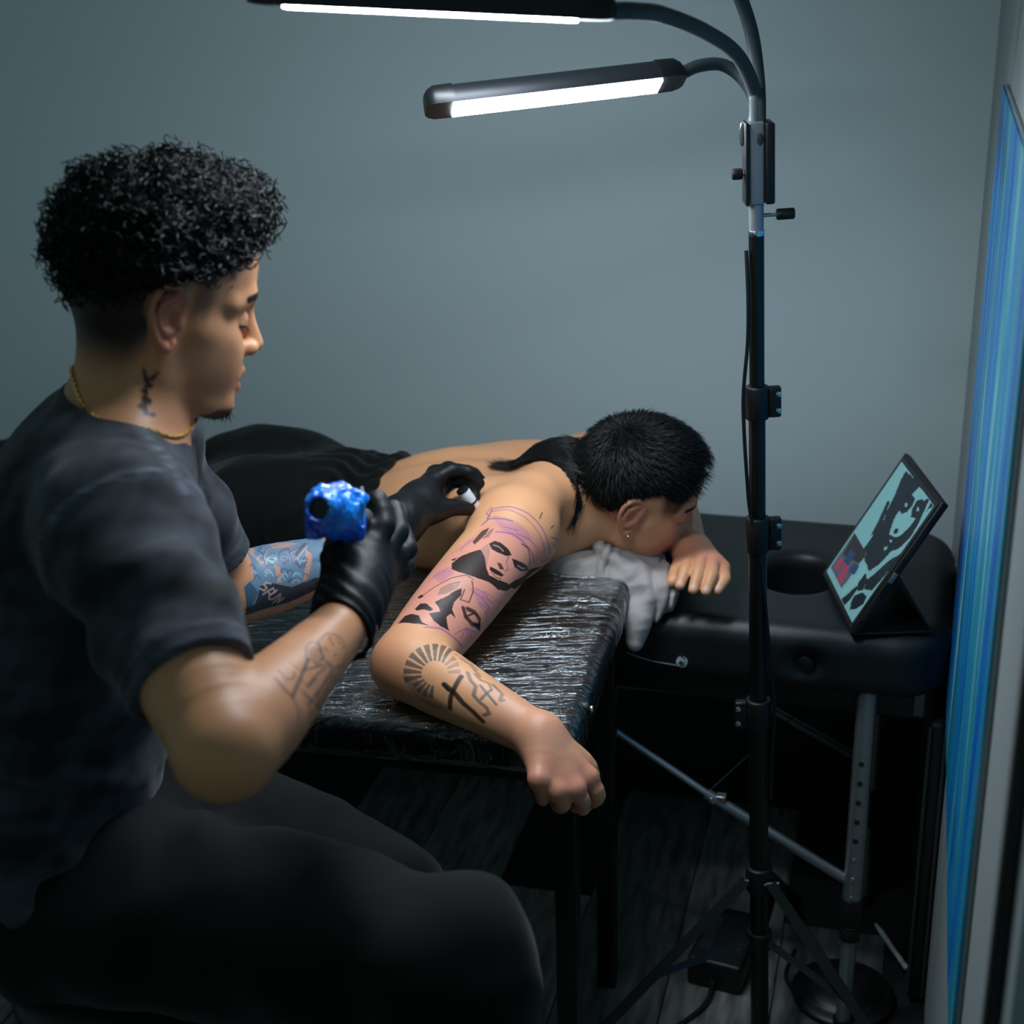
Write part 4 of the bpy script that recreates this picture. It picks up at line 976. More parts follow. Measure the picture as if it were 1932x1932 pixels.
def head_ops(F, H, nose=0.116, open_mouth=0.0, chin=0.0):
    E = lambda c, r, k=0.012, mode='u': F.ell(H(*c), r, H.ax, k, mode)
    T = lambda L, r, k=0.01, mode='u', n=0: F.tube(H.pts(L), r, k, mode, None, n)
    E((-0.006, 0, 0.046), (0.096, 0.076, 0.088), 0)
    E((0.030, 0, 0.052), (0.062, 0.064, 0.066), 0.03)
    E((-0.040, 0, 0.020), (0.052, 0.058, 0.058), 0.03)
    E((0.040, 0, -0.022), (0.050, 0.058, 0.072), 0.025)
    for s in (-1, 1):
        T([(0.004, s * 0.046, -0.030), (0.006, s * 0.044, -0.062), (0.050, s * 0.033, -0.090), (0.082, s * 0.012, -0.098)], [0.014, 0.017, 0.017, 0.015], 0.024)
        T([(0.030, s * 0.058, -0.010), (0.062, s * 0.046, -0.018), (0.078, s * 0.026, -0.030)], [0.011, 0.012, 0.011], 0.022)   # cheek bone
        E((0.050, s * 0.034, -0.048), (0.034, 0.024, 0.034), 0.02)
        E((0.030, s * 0.034, -0.032), (0.038, 0.026, 0.038), 0.02)
        T([(0.094, s * 0.008, 0.024), (0.084, s * 0.034, 0.030), (0.062, s * 0.056, 0.022)], [0.009, 0.0095, 0.008], 0.014)      # brow
    E((0.074, 0, -0.058), (0.028, 0.032, 0.034), 0.02)
    E((0.083 + chin, 0, -0.094), (0.016, 0.021, 0.015), 0.014)
    F.tube([H(-0.02, 0, -0.055), H(0.06, 0, -0.085)], [0.034, 0.020], 0.03)       # under the jaw
    for s in (-1, 1):
        E((0.098, s * 0.031, 0.005), (0.015, 0.017, 0.0115), 0.012, 's')
        E((0.0775, s * 0.031, 0.003), (0.0128, 0.0145, 0.0122), 0.004)
        T([(0.0865, s * 0.016, 0.001), (0.0905, s * 0.031, -0.0035), (0.080, s * 0.045, -0.001)], [0.0016, 0.0018, 0.0016], 0.003)   # lowered lid
    T([(0.094, 0, 0.016), (0.103, 0, -0.006), (nose - 0.009, 0, -0.026)], [0.0075, 0.0085, 0.0105], 0.010, 'u', 3)
    for s in (-1, 1):
        E((nose - 0.018, s * 0.0125, -0.031), (0.0105, 0.0075, 0.0085), 0.007)
        E((nose - 0.013, s * 0.006, -0.0405), (0.006, 0.0035, 0.003), 0.003, 's')
    o = open_mouth
    T([(0.092, 0.020, -0.0625), (0.1005, 0.009, -0.0580), (0.1015, 0, -0.0590), (0.1005, -0.009, -0.0580), (0.092, -0.020, -0.0625)], [0.003, 0.0058, 0.0055, 0.0058, 0.003], 0.007, 'u', 3)
    T([(0.090, 0.019, -0.0650 - o), (0.0975, 0.009, -0.0715 - o), (0.0985, -0.000, -0.0720 - o), (0.0975, -0.009, -0.0715 - o), (0.090, -0.019, -0.0650 - o)], [0.003, 0.0062, 0.0068, 0.0062, 0.003], 0.007, 'u', 3)
    T([(0.094, 0.019, -0.0640 - o / 2), (0.106, 0, -0.0652 - o / 2), (0.094, -0.019, -0.0640 - o / 2)], [0.0008, 0.0014 + o / 2, 0.0008], 0.002, 's', 3)
    E((0.098, 0, -0.084 - o), (0.010, 0.016, 0.006), 0.008, 's')
    # ears
    for s in (-1, 1):
        def e3(x, z, out=0.0):
            return (x - 0.006, s * (0.0735 + 0.007 * (0.016 - x) / 0.038 + out), z - 0.002)
        P = [e3(*p) for p in ((0.006, 0.000), (0.012, 0.014), (0.012, 0.026), (0.002, 0.035), (-0.012, 0.033), (-0.021, 0.020), (-0.022, 0.004), (-0.016, -0.012), (-0.008, -0.024), (0.001, -0.030), (0.007, -0.024))]
        F.ell(H(*e3(-0.004, 0.003, -0.004)), (0.017, 0.0042, 0.030), Frame(H.R, H.t).ax, 0.006)
        E(e3(0.000, 0.004, -0.010), (0.012, 0.010, 0.022), 0.010)
        T(P, [0.0026, 0.0030, 0.0034, 0.0038, 0.0040, 0.0038, 0.0034, 0.0034, 0.0044, 0.0052, 0.0040], 0.0035, 'u', 4)
        T([e3(0.002, 0.022, 0.000), e3(-0.010, 0.016, 0.001), e3(-0.012, 0.000, 0.001), e3(-0.004, -0.014, 0.001)], [0.0028, 0.0034, 0.0034, 0.003], 0.004, 'u', 4)
        E(e3(-0.001, 0.002, 0.005), (0.0085, 0.0080, 0.0125), 0.004, 's')
        E(e3(0.004, 0.016, 0.005), (0.006, 0.005, 0.007), 0.004, 's')
        E(e3(0.010, -0.002, 0.000), (0.0042, 0.0035, 0.0062), 0.004)
        E(e3(-0.002, -0.013, 0.001), (0.0045, 0.003, 0.004), 0.004)

def limb(F, P, R, k=0.02, n=4, flat=None): F.tube(P, R, k, 'u', flat, n)
def lerp(a, b, t): return A(a) + (A(b) - A(a)) * t

def skin_mat(name, rough=0.45):
    m = mat(name, (0.5, 0.3, 0.2), rough, spec=0.42)
    vcol(m)
    tc = N(m, 'ShaderNodeTexCoord'); nz = N(m, 'ShaderNodeTexNoise'); bp = N(m, 'ShaderNodeBump')
    nz.inputs['Scale'].default_value = 420; nz.inputs['Detail'].default_value = 3
    bp.inputs['Strength'].default_value = 0.12; bp.inputs['Distance'].default_value = 0.001
    L(m, tc.outputs['Object'], nz.inputs['Vector']); L(m, nz.outputs['Fac'], bp.inputs['Height']); L(m, bp.outputs['Normal'], bsdf(m).inputs['Normal'])
    return m
m_skin1 = skin_mat('skin_tan'); m_skin2 = skin_mat('skin_light')
m_hair = mat('black_hair', s2l((7, 8, 9)), 0.30, spec=0.30)
m_hairbase = mat('black_hair_mat', s2l((10, 11, 12)), 0.85, spec=0.15)
m_glove = mat('black_nitrile', s2l((13, 14, 16)), 0.52, spec=0.32)
noise_bump(m_glove, 120, 0.25, 0.002, 3)
m_cloth = mat('washed_cotton', (0.05, 0.05, 0.055), 0.82, spec=0.25, sheen=0.15); vcol(m_cloth)
def cloth_bump(m, s=1500, st=0.25):
    tc = N(m, 'ShaderNodeTexCoord'); nz = N(m, 'ShaderNodeTexNoise'); bp = N(m, 'ShaderNodeBump')
    nz.inputs['Scale'].default_value = s; nz.inputs['Detail'].default_value = 2
    bp.inputs['Strength'].default_value = st; bp.inputs['Distance'].default_value = 0.0008
    L(m, tc.outputs['Object'], nz.inputs['Vector']); L(m, nz.outputs['Fac'], bp.inputs['Height']); L(m, bp.outputs['Normal'], bsdf(m).inputs['Normal'])
cloth_bump(m_cloth)
m_trous = mat('black_trousers', s2l((9, 13, 13)), 0.85, spec=0.2, sheen=0.1); cloth_bump(m_trous)
m_gold = mat('gold', (0.83, 0.56, 0.16), 0.28, metal=1.0)

def strands(P, R, sides=3):
    """many thin tapered tubes as one mesh: P is (strands, points, 3), R the radius along a strand"""
    n, m, _ = P.shape
    Tn = np.gradient(P, axis=1); Tn /= np.linalg.norm(Tn, axis=2)[..., None] + 1e-9
    a = np.cross(Tn, A((0.31, 0.52, 0.79))); a /= np.linalg.norm(a, axis=2)[..., None] + 1e-9; b = np.cross(Tn, a)
    th = np.arange(sides) * 2 * math.pi / sides
    R = np.broadcast_to(A(R), (n, m))
    V = P[:, :, None, :] + (a[:, :, None, :] * np.cos(th)[None, None, :, None] + b[:, :, None, :] * np.sin(th)[None, None, :, None]) * R[:, :, None, None]
    base = (np.arange(n) * m * sides)[:, None, None] + (np.arange(m - 1) * sides)[None, :, None]
    kk = np.arange(sides)[None, None, :]; k2 = (kk + 1) % sides
    Q = np.stack([base + kk, base + k2, base + sides + k2, base + sides + kk], -1).reshape(-1, 4)
    return V.reshape(-1, 3), Q
def vn(a): return a / (np.linalg.norm(a, axis=-1)[..., None] + 1e-9)
def bez(p0, p1, p2, p3, m):
    t = np.linspace(0, 1, m)[None, :, None]
    return (1 - t) ** 3 * p0[:, None] + 3 * t * (1 - t) ** 2 * p1[:, None] + 3 * t * t * (1 - t) * p2[:, None] + t ** 3 * p3[:, None]

# ================================================================== the tattooist
HR1 = A([[0.8607, -0.4368, 0.2615], [0.4185, 0.8996, 0.1249], [-0.2898, 0.0019, 0.9571]])
H1 = Frame(HR1, (-0.3723, 1.5716, 1.3678))
RSH, RELB, RWR = pd(228, 995, 1.49), pd(425, 1414, 1.33), pd(648, 1178, 1.555)
LSH = RSH + A((-0.075, 0.355, -0.010))
LELB, LWR = pd(425, 1118, 1.99), pd(705, 1035, 2.15)
NB = pd(228, 815, 1.615)
PEL, BEL, CHE, UCH = pd(120, 1640, 1.80), pd(110, 1400, 1.74), pd(140, 1120, 1.67), pd(180, 960, 1.63)
artist = empty('person', (PEL[0], PEL[1], 0.0), 'seated person with curly black hair, washed black tee and black gloves, tattooing', 'person')

f = Field()
head_ops(f, H1, 0.122, 0.005)
f.tube([H1(-0.022, 0, -0.01), H1(-0.020, 0, -0.070), NB, lerp(NB, UCH, 0.5)], [0.056, 0.055, 0.062, 0.080], 0.028, 'u', None, 5)
f.tube([H1(-0.012, -0.052, -0.035), H1(0.012, -0.036, -0.11), H1(0.03, -0.012, -0.165)], [0.012, 0.013, 0.012], 0.02, 'u', None, 4)
f.tube([UCH, CHE, BEL], [0.10, 0.12, 0.11], 0.05, 'u', ((1, 0, 0), 0.75))
f.tube([RSH + A((0, 0.02, 0)), lerp(RSH, LSH, 0.5), LSH], [0.05, 0.06, 0.05], 0.05)
f.tube([NB, lerp(RSH, NB, 0.2)], [0.05, 0.04], 0.04); f.tube([NB, lerp(LSH, NB, 0.2)], [0.05, 0.04], 0.04)
# right arm
limb(f, [RSH, lerp(RSH, RELB, 0.35), lerp(RSH, RELB, 0.70), RELB], [0.058, 0.056, 0.052, 0.044], 0.03)
limb(f, [RELB, lerp(RELB, RWR, 0.24), lerp(RELB, RWR, 0.6), RWR, RWR + (RWR - RELB) * 0.12], [0.046, 0.047, 0.037, 0.029, 0.029], 0.012)
f.ell(RELB - nrm(RWR - RELB) * 0.008, (0.031, 0.031, 0.028), None, 0.02)
# left arm
limb(f, [LSH, lerp(LSH, LELB, 0.45), LELB], [0.056, 0.052, 0.045], 0.03)
limb(f, [LELB, lerp(LELB, LWR, 0.28), lerp(LELB, LWR, 0.65), LWR, LWR + (LWR - LELB) * 0.1], [0.046, 0.048, 0.038, 0.030, 0.030], 0.018)

SK1 = s2l((200, 140, 100)); SK1B = s2l((176, 120, 90))
def c_artist(X):
    p = H1.inv(X); x, y, z = p.T
    c = np.tile(SK1, (len(X), 1))
    w = 0.5 + 0.5 * wob(X, 9, 3); c = c * (1 + 0.05 * (w - 0.5))[:, None]
    def mixin(col, a):
        nonlocal c
        a = np.clip(a, 0, 1)[:, None]; c = c * (1 - a) + A(col) * a
    head = (np.abs(y) < 0.12) & (z > -0.2) & (x > -0.14) & (x < 0.15) & (z < 0.2)
    # warm ear, lips, eyelid line
    ear = head * sstep(np.abs(y), 0.068, 0.076) * (1 - sstep(np.linalg.norm(np.stack([(x + 0.010) / 0.025, z / 0.037], 1), axis=1), 0.85, 1.1))
    mixin(s2l((186, 96, 78)), ear * 0.55)
    lip = head * sstep(x, 0.088, 0.094) * (np.abs(y) < 0.021)
    mixin(s2l((178, 92, 88)), lip * sstep(-z, 0.054, 0.057) * sstep(z, -0.084, -0.080) * 0.85)
    earm = np.clip(head * sstep(np.abs(y), 0.068, 0.074) * sstep(x, -0.040, -0.034) * (x < 0.012) * (np.abs(z) < 0.040) * (np.linalg.norm(np.stack([(x + 0.010) / 0.025, z / 0.037], 1), axis=1) < 1), 0, 1)
    # shaved fade
    zl = -0.088 + sstep(x, -0.045, 0.022) * 0.122
    hx = 0.058 + np.clip(z - 0.035, -0.1, 0.1) * 0.45
    st = sstep(z, zl, zl + 0.055) * sstep(hx - x, -0.004, 0.012)
    st = np.maximum(st, 0.55 * sstep(z, -0.012, 0.02) * sstep(x, 0.012, 0.020) * sstep(-x, -0.040, -0.030) * (np.abs(y) > 0.03))
    mixin(s2l((13, 14, 15)), head * st * 0.96 * (1 - earm))
    # brow, lash line
    ay = np.abs(y)
    br = line_dist(np.stack([ay, z], 1), [(0.012, 0.026), (0.030, 0.034), (0.052, 0.028)])
    mixin(s2l((18, 15, 14)), head * (x > 0.055) * (1 - sstep(br, 0.0032, 0.0052)))
    la_ = line_dist(np.stack([ay, z], 1), [(0.017, -0.001), (0.031, -0.006), (0.046, -0.003)])
    mixin(s2l((16, 12, 12)), head * (x > 0.06) * (1 - sstep(la_, 0.0012, 0.0026)))
    # goatee shadow, moustache trace
    gt = head * sstep(x, 0.035, 0.055) * sstep(-z, 0.096, 0.102) * (ay < 0.036) * sstep(z, -0.150, -0.130)
    mixin(s2l((18, 16, 15)), gt * 0.9)
    # neck emblem under the ear: three interlocked letters
    q = np.stack([x, z], 1)
    em = np.full(len(X), 9.0)
    for a_, b_ in (((-0.020, -0.060), (-0.014, -0.074)), ((-0.006, -0.060), (-0.014, -0.074)), ((-0.014, -0.074), (-0.014, -0.100)),
                   ((-0.010, -0.076), (-0.018, -0.082)), ((-0.018, -0.082), (-0.010, -0.092)), ((-0.010, -0.092), (-0.020, -0.097)),
                   ((-0.016, -0.088), (-0.016, -0.102)), ((-0.016, -0.102), (-0.004, -0.104))):
        em = np.minimum(em, seg_dist(q, a_, b_))
    mixin(s2l((22, 24, 26)), (y < -0.02) * (z < -0.05) * (z > -0.12) * (1 - sstep(em, 0.0014, 0.0028)))
    return arm_ink1(X, c)
def arm_chart(X, a, b, ref):
    """coordinates on a limb: length along a-b, arc across measured from the direction ref, radius"""
    u = nrm(b - a); r0 = nrm(ref - u * (ref @ u)); s0 = np.cross(u, r0)
    q = X - a; s = q @ u; th = np.arctan2(q @ s0, q @ r0)
    rad = np.sqrt((q @ s0) ** 2 + (q @ r0) ** 2)
    return s, th, rad
def ink(X, c, a, b, ref, items, smin=-9, smax=9):
    """tattoo drawn in limb coordinates: s metres along a-b, arc metres around it"""
    s, th, rad = arm_chart(X, a, b, ref)
    m = np.flatnonzero((s > smin) & (s < smax) & (rad < 0.085) & (np.abs(th) < 2.6))
    if not len(m): return c
    q = np.stack([s[m], th[m] * 0.05], 1); cc_ = c[m]
    for kind, col, al, w, pts in items:
        if kind == 'f': k_ = in_poly(q, pts) * al
        elif kind == 's':                                   # soft-edged fill
            k_ = np.where(in_poly(q, pts), 1.0, 1 - sstep(line_dist(q, pts + pts[:1]), 0, w)) * al
        else: k_ = (1 - sstep(line_dist(q, pts), w * 0.45, w * 1.15)) * al
        if col == 'skin': tgt = c[m]
        else: tgt = INKS[col][None]
        cc_ = cc_ * (1 - k_[:, None]) + tgt * k_[:, None]
    out = c.copy(); out[m] = cc_
    return out
INKS = {'k': s2l((9, 12, 14)), 'g': s2l((74, 74, 74)), 'p': s2l((112, 62, 150)), 'r': s2l((214, 128, 138)), 'b': s2l((74, 122, 150)), 'd': s2l((40, 78, 104)), 'v': s2l((92, 88, 120)), 'w': s2l((196, 168, 158)), 'l': s2l((150, 178, 190))}
def arm_ink1(X, c):
    c = ink(X, c, RELB, RWR, REF_F, INK_RF, 0.0, 0.30)
    return ink(X, c, LELB, LWR, REF_F, INK_LF, 0.0, 0.30)
REF_F = A((0.0, -0.75, 0.66))
REFR = A(_C) - lerp(RELB, RWR, 0.5)
m_face = lambda X: (lambda p: (p[:, 0] > 0.04) & (p[:, 2] < 0.06) & (np.abs(p[:, 1]) < 0.07) & (p[:, 2] > -0.13))(H1.inv(X))
m_ear = lambda X: (lambda p: (np.abs(p[:, 0] + 0.008) < 0.03) & (np.abs(p[:, 2]) < 0.045) & (p[:, 1] < -0.055) & (p[:, 1] > -0.11))(H1.inv(X))
def m_fore(X):
    out = np.zeros(len(X), bool)
    for a, b in ((RELB, RWR), (LELB, LWR)):
        u = nrm(b - a); q = X - a; s = q @ u
        out |= (s > 0.0) & (s < np.linalg.norm(b - a)) & (np.linalg.norm(q - s[:, None] * u, axis=1) < 0.07)
    return out
F1 = f
body1 = field_obj('body', f, 0.0034, m_skin1, artist, 1, c_artist, [(lambda X: m_face(X) | m_ear(X), 1), (m_fore, 2)])

# ---- T-shirt
TR_, TL_ = 0.73, 0.78
def sleeve_ops(f, sh, el, t1, r0, r1, thick=0.0085):
    d = nrm(el - sh); hem = lerp(sh, el, t1)
    f.tube([sh, lerp(sh, hem, 0.5), hem], [r0, (r0 + r1) / 2 + 0.003, r1], 0.035, 'u', None, 4)
    a = nrm(np.cross(d, (0.2, 0.3, 0.9))); b = np.cross(d, a)
    f.box(hem + d * 0.10, (0.10, 0.10, 0.10), (a, b, d), 0.0, 0.0, 's')
    f.tube([hem + d * 0.03, hem + d * 0.09], [r1 - thick, r1 - thick], 0.004, 's')
    return hem, d
f = Field()
f.tube([PEL, BEL, CHE, UCH], [0.172, 0.165, 0.170, 0.125], 0.0, 'u', ((1, 0, 0), 0.74), 5)
f.tube([RSH, lerp(RSH, LSH, 0.5) + A((-0.01, 0, 0.01)), LSH], [0.066, 0.082, 0.066], 0.05)
for S_ in (RSH, LSH):
    f.tube([NB + A((-0.016, 0, -0.035)), lerp(NB, S_, 0.55) + A((-0.012, 0, 0.004)), S_], [0.070, 0.056, 0.060], 0.04)
HEM_R, DR = sleeve_ops(f, RSH, RELB, TR_, 0.078, 0.0610)
HEM_L, DL = sleeve_ops(f, LSH, LELB, TL_, 0.066, 0.060)
# open neck and ribbed collar
nd = nrm(H1(-0.022, 0, -0.06) - NB)
CB, CF = pd(140, 722, 1.60), pd(326, 848, 1.60)
cc = (CB + CF) / 2; cx = nrm(CF - CB); crx = np.linalg.norm(CF - CB) / 2 * 1.0
cy = A((0.15, 1.0, 0.03)); cy = nrm(cy - cx * (cy @ cx)); cn = np.cross(cx, cy)
if cn[2] < 0: cn = -cn
cry = 0.070
ringp = [cc + cx * crx * math.cos(t) + cy * cry * math.sin(t) - cn * 0.010 * math.cos(t) ** 2 for t in np.linspace(0, 2 * math.pi, 33)]
f.tube([cc - cn * 0.004, cc + cn * 0.1], [0.066, 0.085], 0.006, 's', (cx, crx / 0.066))
f.tube(ringp, [0.0075] * 33, 0.008)
f.box(pd(300, 1790, 1.75), (0.6, 0.5, 0.09), (nrm(A((1, 0, -0.02))), A((0, 1, 0)), Z3), 0.0, 0.01, 's')
def tee_folds(X):
    d = np.zeros(len(X))
    # drag folds on the right sleeve, spiralling from the shoulder to the hem
    for sh, el, sgn in ((RSH, RELB, 1), (LSH, LELB, 1)):
        s, th, r = arm_chart(X, sh, el, A(_C) - sh)
        hemd = s - np.linalg.norm(el - sh) * (TR_ if sh is RSH else TL_)
        m = np.exp(-((r - 0.065) / 0.03) ** 2) * sstep(s, -0.03, 0.05) * sstep(-hemd, 0.018, 0.06)
        d += m * (0.0060 * np.sin(th * 2.2 + s * 46 + 0.6 * np.sin(s * 60)) + 0.0030 * np.sin(th * 4.1 - s * 70 + 1.3))
        d -= (r < 0.10) * 0.0016 * np.exp(-((s - 0.012) / 0.004) ** 2)
    # torso drag lines and a loose lower body
    armd = np.minimum(seg_dist3(X, RSH, RELB), seg_dist3(X, LSH, LELB))
    lowz = sstep(-X[:, 2], -1.12, -0.95) * sstep(armd, 0.075, 0.11)
    d += lowz * 0.006 * np.sin(X[:, 2] * 55 + X[:, 0] * 30 + 3 * wob(X, 2.2, 11, 2))
    d += 0.0022 * wob(X, 7, 5, 2)
    return d
f.disp(tee_folds, (-2, 0, 0), (1, 3, 2))
TEE0, TEE1 = s2l((20, 23, 26)), s2l((92, 98, 110))
def c_tee(X):
    w = np.clip(0.20 + 0.20 * wob(X, 6, 21, 3) + 0.14 * wob(X, 16, 22, 2), 0.02, 1)
    # acid-washed seams: shoulder seam, sleeve seam, hems, collar
    sm = np.zeros(len(X))
    for sh, el, hem, dd in ((RSH, RELB, HEM_R, DR), (LSH, LELB, HEM_L, DL)):
        s = (X - sh) @ dd; r = np.linalg.norm((X - sh) - s[:, None] * dd, axis=1)
        near = (r < 0.10)
        sm = np.maximum(sm, near * np.exp(-((s - 0.012) / 0.006) ** 2) * 0.9)
        h = (X - hem) @ dd
        sm = np.maximum(sm, near * (h > -0.05) * (0.55 * np.exp(-((h + 0.020) / 0.003) ** 2) + 0.4 * sstep(h, -0.02, -0.002)))
    p0, p1 = pd(268, 818, 1.53), pd(350, 958, 1.50); sd_ = nrm(p1 - p0); nn_ = nrm(np.cross(sd_, (0.3, -0.8, 0.5)))
    al = (X - p0) @ sd_; pe = np.abs((X - p0) @ nn_)
    sm = np.maximum(sm, 0.9 * np.exp(-(pe / 0.007) ** 2) * (al > -0.01) * (al < np.linalg.norm(p1 - p0) + 0.01) * (np.linalg.norm(X - lerp(p0, p1, 0.5), axis=1) < 0.09))
    lo_d = (X[:, 2] - pd(300, 1790, 1.75)[2] - 0.09)
    w = np.clip(w + sm * (0.55 + 0.35 * wob(X, 60, 9, 1)), 0, 1)
    return TEE0 + (TEE1 - TEE0) * w[:, None]
def seg_dist3(X, a, b):
    ba = b - a; t = np.clip((X - a) @ ba / (ba @ ba), 0, 1); q = X - a - t[:, None] * ba
    return np.sqrt((q * q).sum(1))
tee = field_obj('t_shirt', f, 0.0036, m_cloth, artist, 1, c_tee)
tag(tee, 'washed black cotton t-shirt')

# ---- trousers
f = Field()
RH, RK, RF = pd(140, 1690, 1.74), pd(855, 1815, 1.53), pd(905, 2260, 1.62)
LH, LK, LF = RH + A((0.0, 0.19, 0.0)), pd(700, 1700, 1.78), pd(720, 2200, 1.86)
for a, b, c_ in ((RH, RK, RF), (LH, LK, LF)):
    f.tube([a, lerp(a, b, 0.5), b], [0.118, 0.108, 0.083], 0.04, 'u', None, 4)
    f.tube([b, lerp(b, c_, 0.5), c_], [0.083, 0.078, 0.072], 0.03, 'u', None, 4)
f.tube([PEL, lerp(RH, LH, 0.5)], [0.15, 0.15], 0.05, 'u', ((1, 0, 0), 0.8))
f.tube([pd(520, 1600, 1.55), pd(556, 1650, 1.53), pd(575, 1700, 1.52)], [0.004, 0.006, 0.004], 0.006, 'u', None, 4)
def tr_folds(X):
    return 0.0045 * np.sin((X @ nrm(RK - RH)) * 34 + 4 * wob(X, 1.5, 31, 2)) * (0.4 + 0.6 * sstep(wob(X, 1.2, 33, 1), -0.5, 0.6)) + 0.003 * wob(X, 4, 32, 2)
f.disp(tr_folds, (-2, 0, 0), (1, 3, 2))
tag(field_obj('trousers', f, 0.006, m_trous, artist, 1), 'black cotton trousers')

# ---- gloves
def hand_glove(f, W, Wd, cuff_r, palm, fingers, thumb, k=0.012):
    """W wrist, palm = list of knuckle points; fingers = chains starting at the knuckles"""
    for kn in palm:
        f.tube([W, lerp(W, kn, 0.55), kn], [cuff_r * 0.78, 0.0175, 0.0135], 0.018)
    for ch in fingers:
        n = len(ch); f.tube(ch, list(np.linspace(0.0118, 0.0088, n)), 0.007, 'u', None, 4)
        f.ell(ch[0], (0.0132,) * 3, None, 0.008)
        for p in ch[1:-1]: f.ell(p, (0.0112,) * 3, None, 0.005)
    f.tube(thumb, list(np.linspace(0.0185, 0.0105, len(thumb))), 0.014, 'u', None, 4)
f = Field()
kn = [pd(700, 1042, 1.622), pd(724, 1040, 1.648), pd(742, 1052, 1.674), pd(748, 1078, 1.698)]
fin = [[kn[0], pd(726, 992, 1.632), pd(712, 944, 1.648), pd(694, 962, 1.676)],
       [kn[1], pd(752, 1004, 1.662), pd(742, 962, 1.690), pd(712, 978, 1.712)],
       [kn[2], pd(768, 1036, 1.692), pd(756, 1000, 1.722), pd(722, 1010, 1.736)],
       [kn[3], pd(764, 1070, 1.716), pd(750, 1040, 1.742), pd(722, 1046, 1.750)]]
thumb = [pd(648, 1105, 1.590), pd(632, 1052, 1.592), pd(648, 1012, 1.606), pd(682, 990, 1.626)]
hand_glove(f, pd(660, 1140, 1.580), None, 0.036, kn, fin, thumb)
f.ell(pd(682, 1085, 1.618), (0.030, 0.030, 0.036), None, 0.02)
CW = pd(640, 1192, 1.548); cdir = nrm(RWR - RELB)
f.tube([CW, lerp(CW, pd(672, 1120, 1.59), 0.5), pd(672, 1110, 1.596)], [0.0355, 0.0340, 0.032], 0.015)
ca = nrm(np.cross(cdir, (0, 0, 1))); cb_ = np.cross(cdir, ca)
f.box(CW - cdir * 0.06, (0.07, 0.07, 0.06), (ca, cb_, cdir), 0.0, 0.0, 's')
ring = [CW + cdir * 0.002 + (ca * math.cos(t) + cb_ * math.sin(t)) * 0.0355 for t in np.linspace(0, 6.2832, 25)]
f.tube(ring, [0.0022] * 25, 0.002)
f.tube([CW - cdir * 0.03, CW + cdir * 0.03], [0.0315, 0.0315], 0.003, 's')
f.disp(lambda X: 0.0012 * np.sin(((X - CW) @ cdir) * 420 + 5 * wob(X, 6, 41, 1)) * sstep(-((X - CW) @ cdir), -0.11, -0.03), (-1, 1, 0.9), (0.2, 2, 1.3))
g1 = field_obj('glove', f, 0.0026, m_glove, artist, 1)
f = Field()
kn = [pd(818, 908, 2.262), pd(832, 916, 2.290), pd(830, 905, 2.318), pd(822, 895, 2.342)]
fin = [[kn[0], pd(852, 888, 2.272), pd(884, 892, 2.282), pd(904, 912, 2.286)],
       [kn[1], pd(866, 906, 2.290), pd(890, 918, 2.292), pd(896, 940, 2.286)],
       [kn[2], pd(862, 890, 2.330), pd(892, 895, 2.345), pd(906, 906, 2.350)],
       [kn[3], pd(846, 884, 2.360), pd(872, 890, 2.380), pd(888, 900, 2.386)]]
thumb = [pd(782, 975, 2.205), pd(820, 968, 2.222), pd(852, 958, 2.240), pd(884, 960, 2.262)]
WL = LWR
hand_glove(f, pd(752, 985, 2.180), None, 0.036, kn, fin, thumb)
f.ell(pd(795, 945, 2.235), (0.030, 0.034, 0.026), None, 0.02)
cdl = nrm(LWR - LELB); CL = LWR - cdl * 0.045
f.tube([CL, LWR, pd(762, 978, 2.19)], [0.0365, 0.0345, 0.033], 0.015)
ca = nrm(np.cross(cdl, (0, 0, 1))); cb_ = np.cross(cdl, ca)
f.box(CL - cdl * 0.06, (0.07, 0.07, 0.06), (ca, cb_, cdl), 0.0, 0.0, 's')
f.tube([CL - cdl * 0.03, CL + cdl * 0.03], [0.033, 0.033], 0.003, 's')
f.disp(lambda X: 0.0010 * np.sin(((X - CL) @ cdl) * 380 + 5 * wob(X, 6, 43, 1)) * sstep(-((X - CL) @ cdl), -0.13, -0.04), (-1, 1, 0.7), (0.2, 2.6, 1.3))
g2 = field_obj('glove', f, 0.0028, m_glove, artist, 1)

# ---- hair: tight curls over a dense dark base
f = Field()
f.ell(H1(-0.004, 0, 0.062), (0.106, 0.088, 0.092), H1.ax, 0)
f.ell(H1(0.052, 0, 0.114), (0.050, 0.060, 0.034), H1.ax, 0.03)
f.ell(H1(-0.066, 0, 0.060), (0.050, 0.066, 0.060), H1.ax, 0.03)
ncut = H1.v(0.40, 0, -1.0)
f.plane(H1(-0.088, 0, -0.004), H1.v(0.50, 0, -1.0), H1.t - 0.3, H1.t + 0.3, 0.012)
f.disp(lambda X: 0.006 * wob(X, 13, 51, 2), (-9, -9, -9), (9, 9, 9))
BV, BQ = f.mesh(0.005, 1)
def grad(F_, X, e=0.001):
    d = F_.value(X, 0.01); return np.stack([(F_.value(X + e * np.eye(3)[i], 0.01) - d) for i in range(3)], 1)
g = grad(f, BV); g /= np.linalg.norm(g, axis=1)[:, None] + 1e-9
rs = np.random.RandomState(5)
lp = H1.inv(BV)
okr = np.where(g @ H1.v(0.447, 0, -0.894) < 0.75)[0]
NC = 2500
pick = rs.choice(okr, NC)
n_ = g[pick]; r0 = BV[pick] - n_ * 0.010
fwd = (H1.inv(r0)[:, 0] > 0.02)[:, None] * H1.v(1, 0, 0) * 0.25
ax_ = vn(n_ + rs.randn(NC, 3) * 0.42 + fwd + A((0, 0, -0.10)))
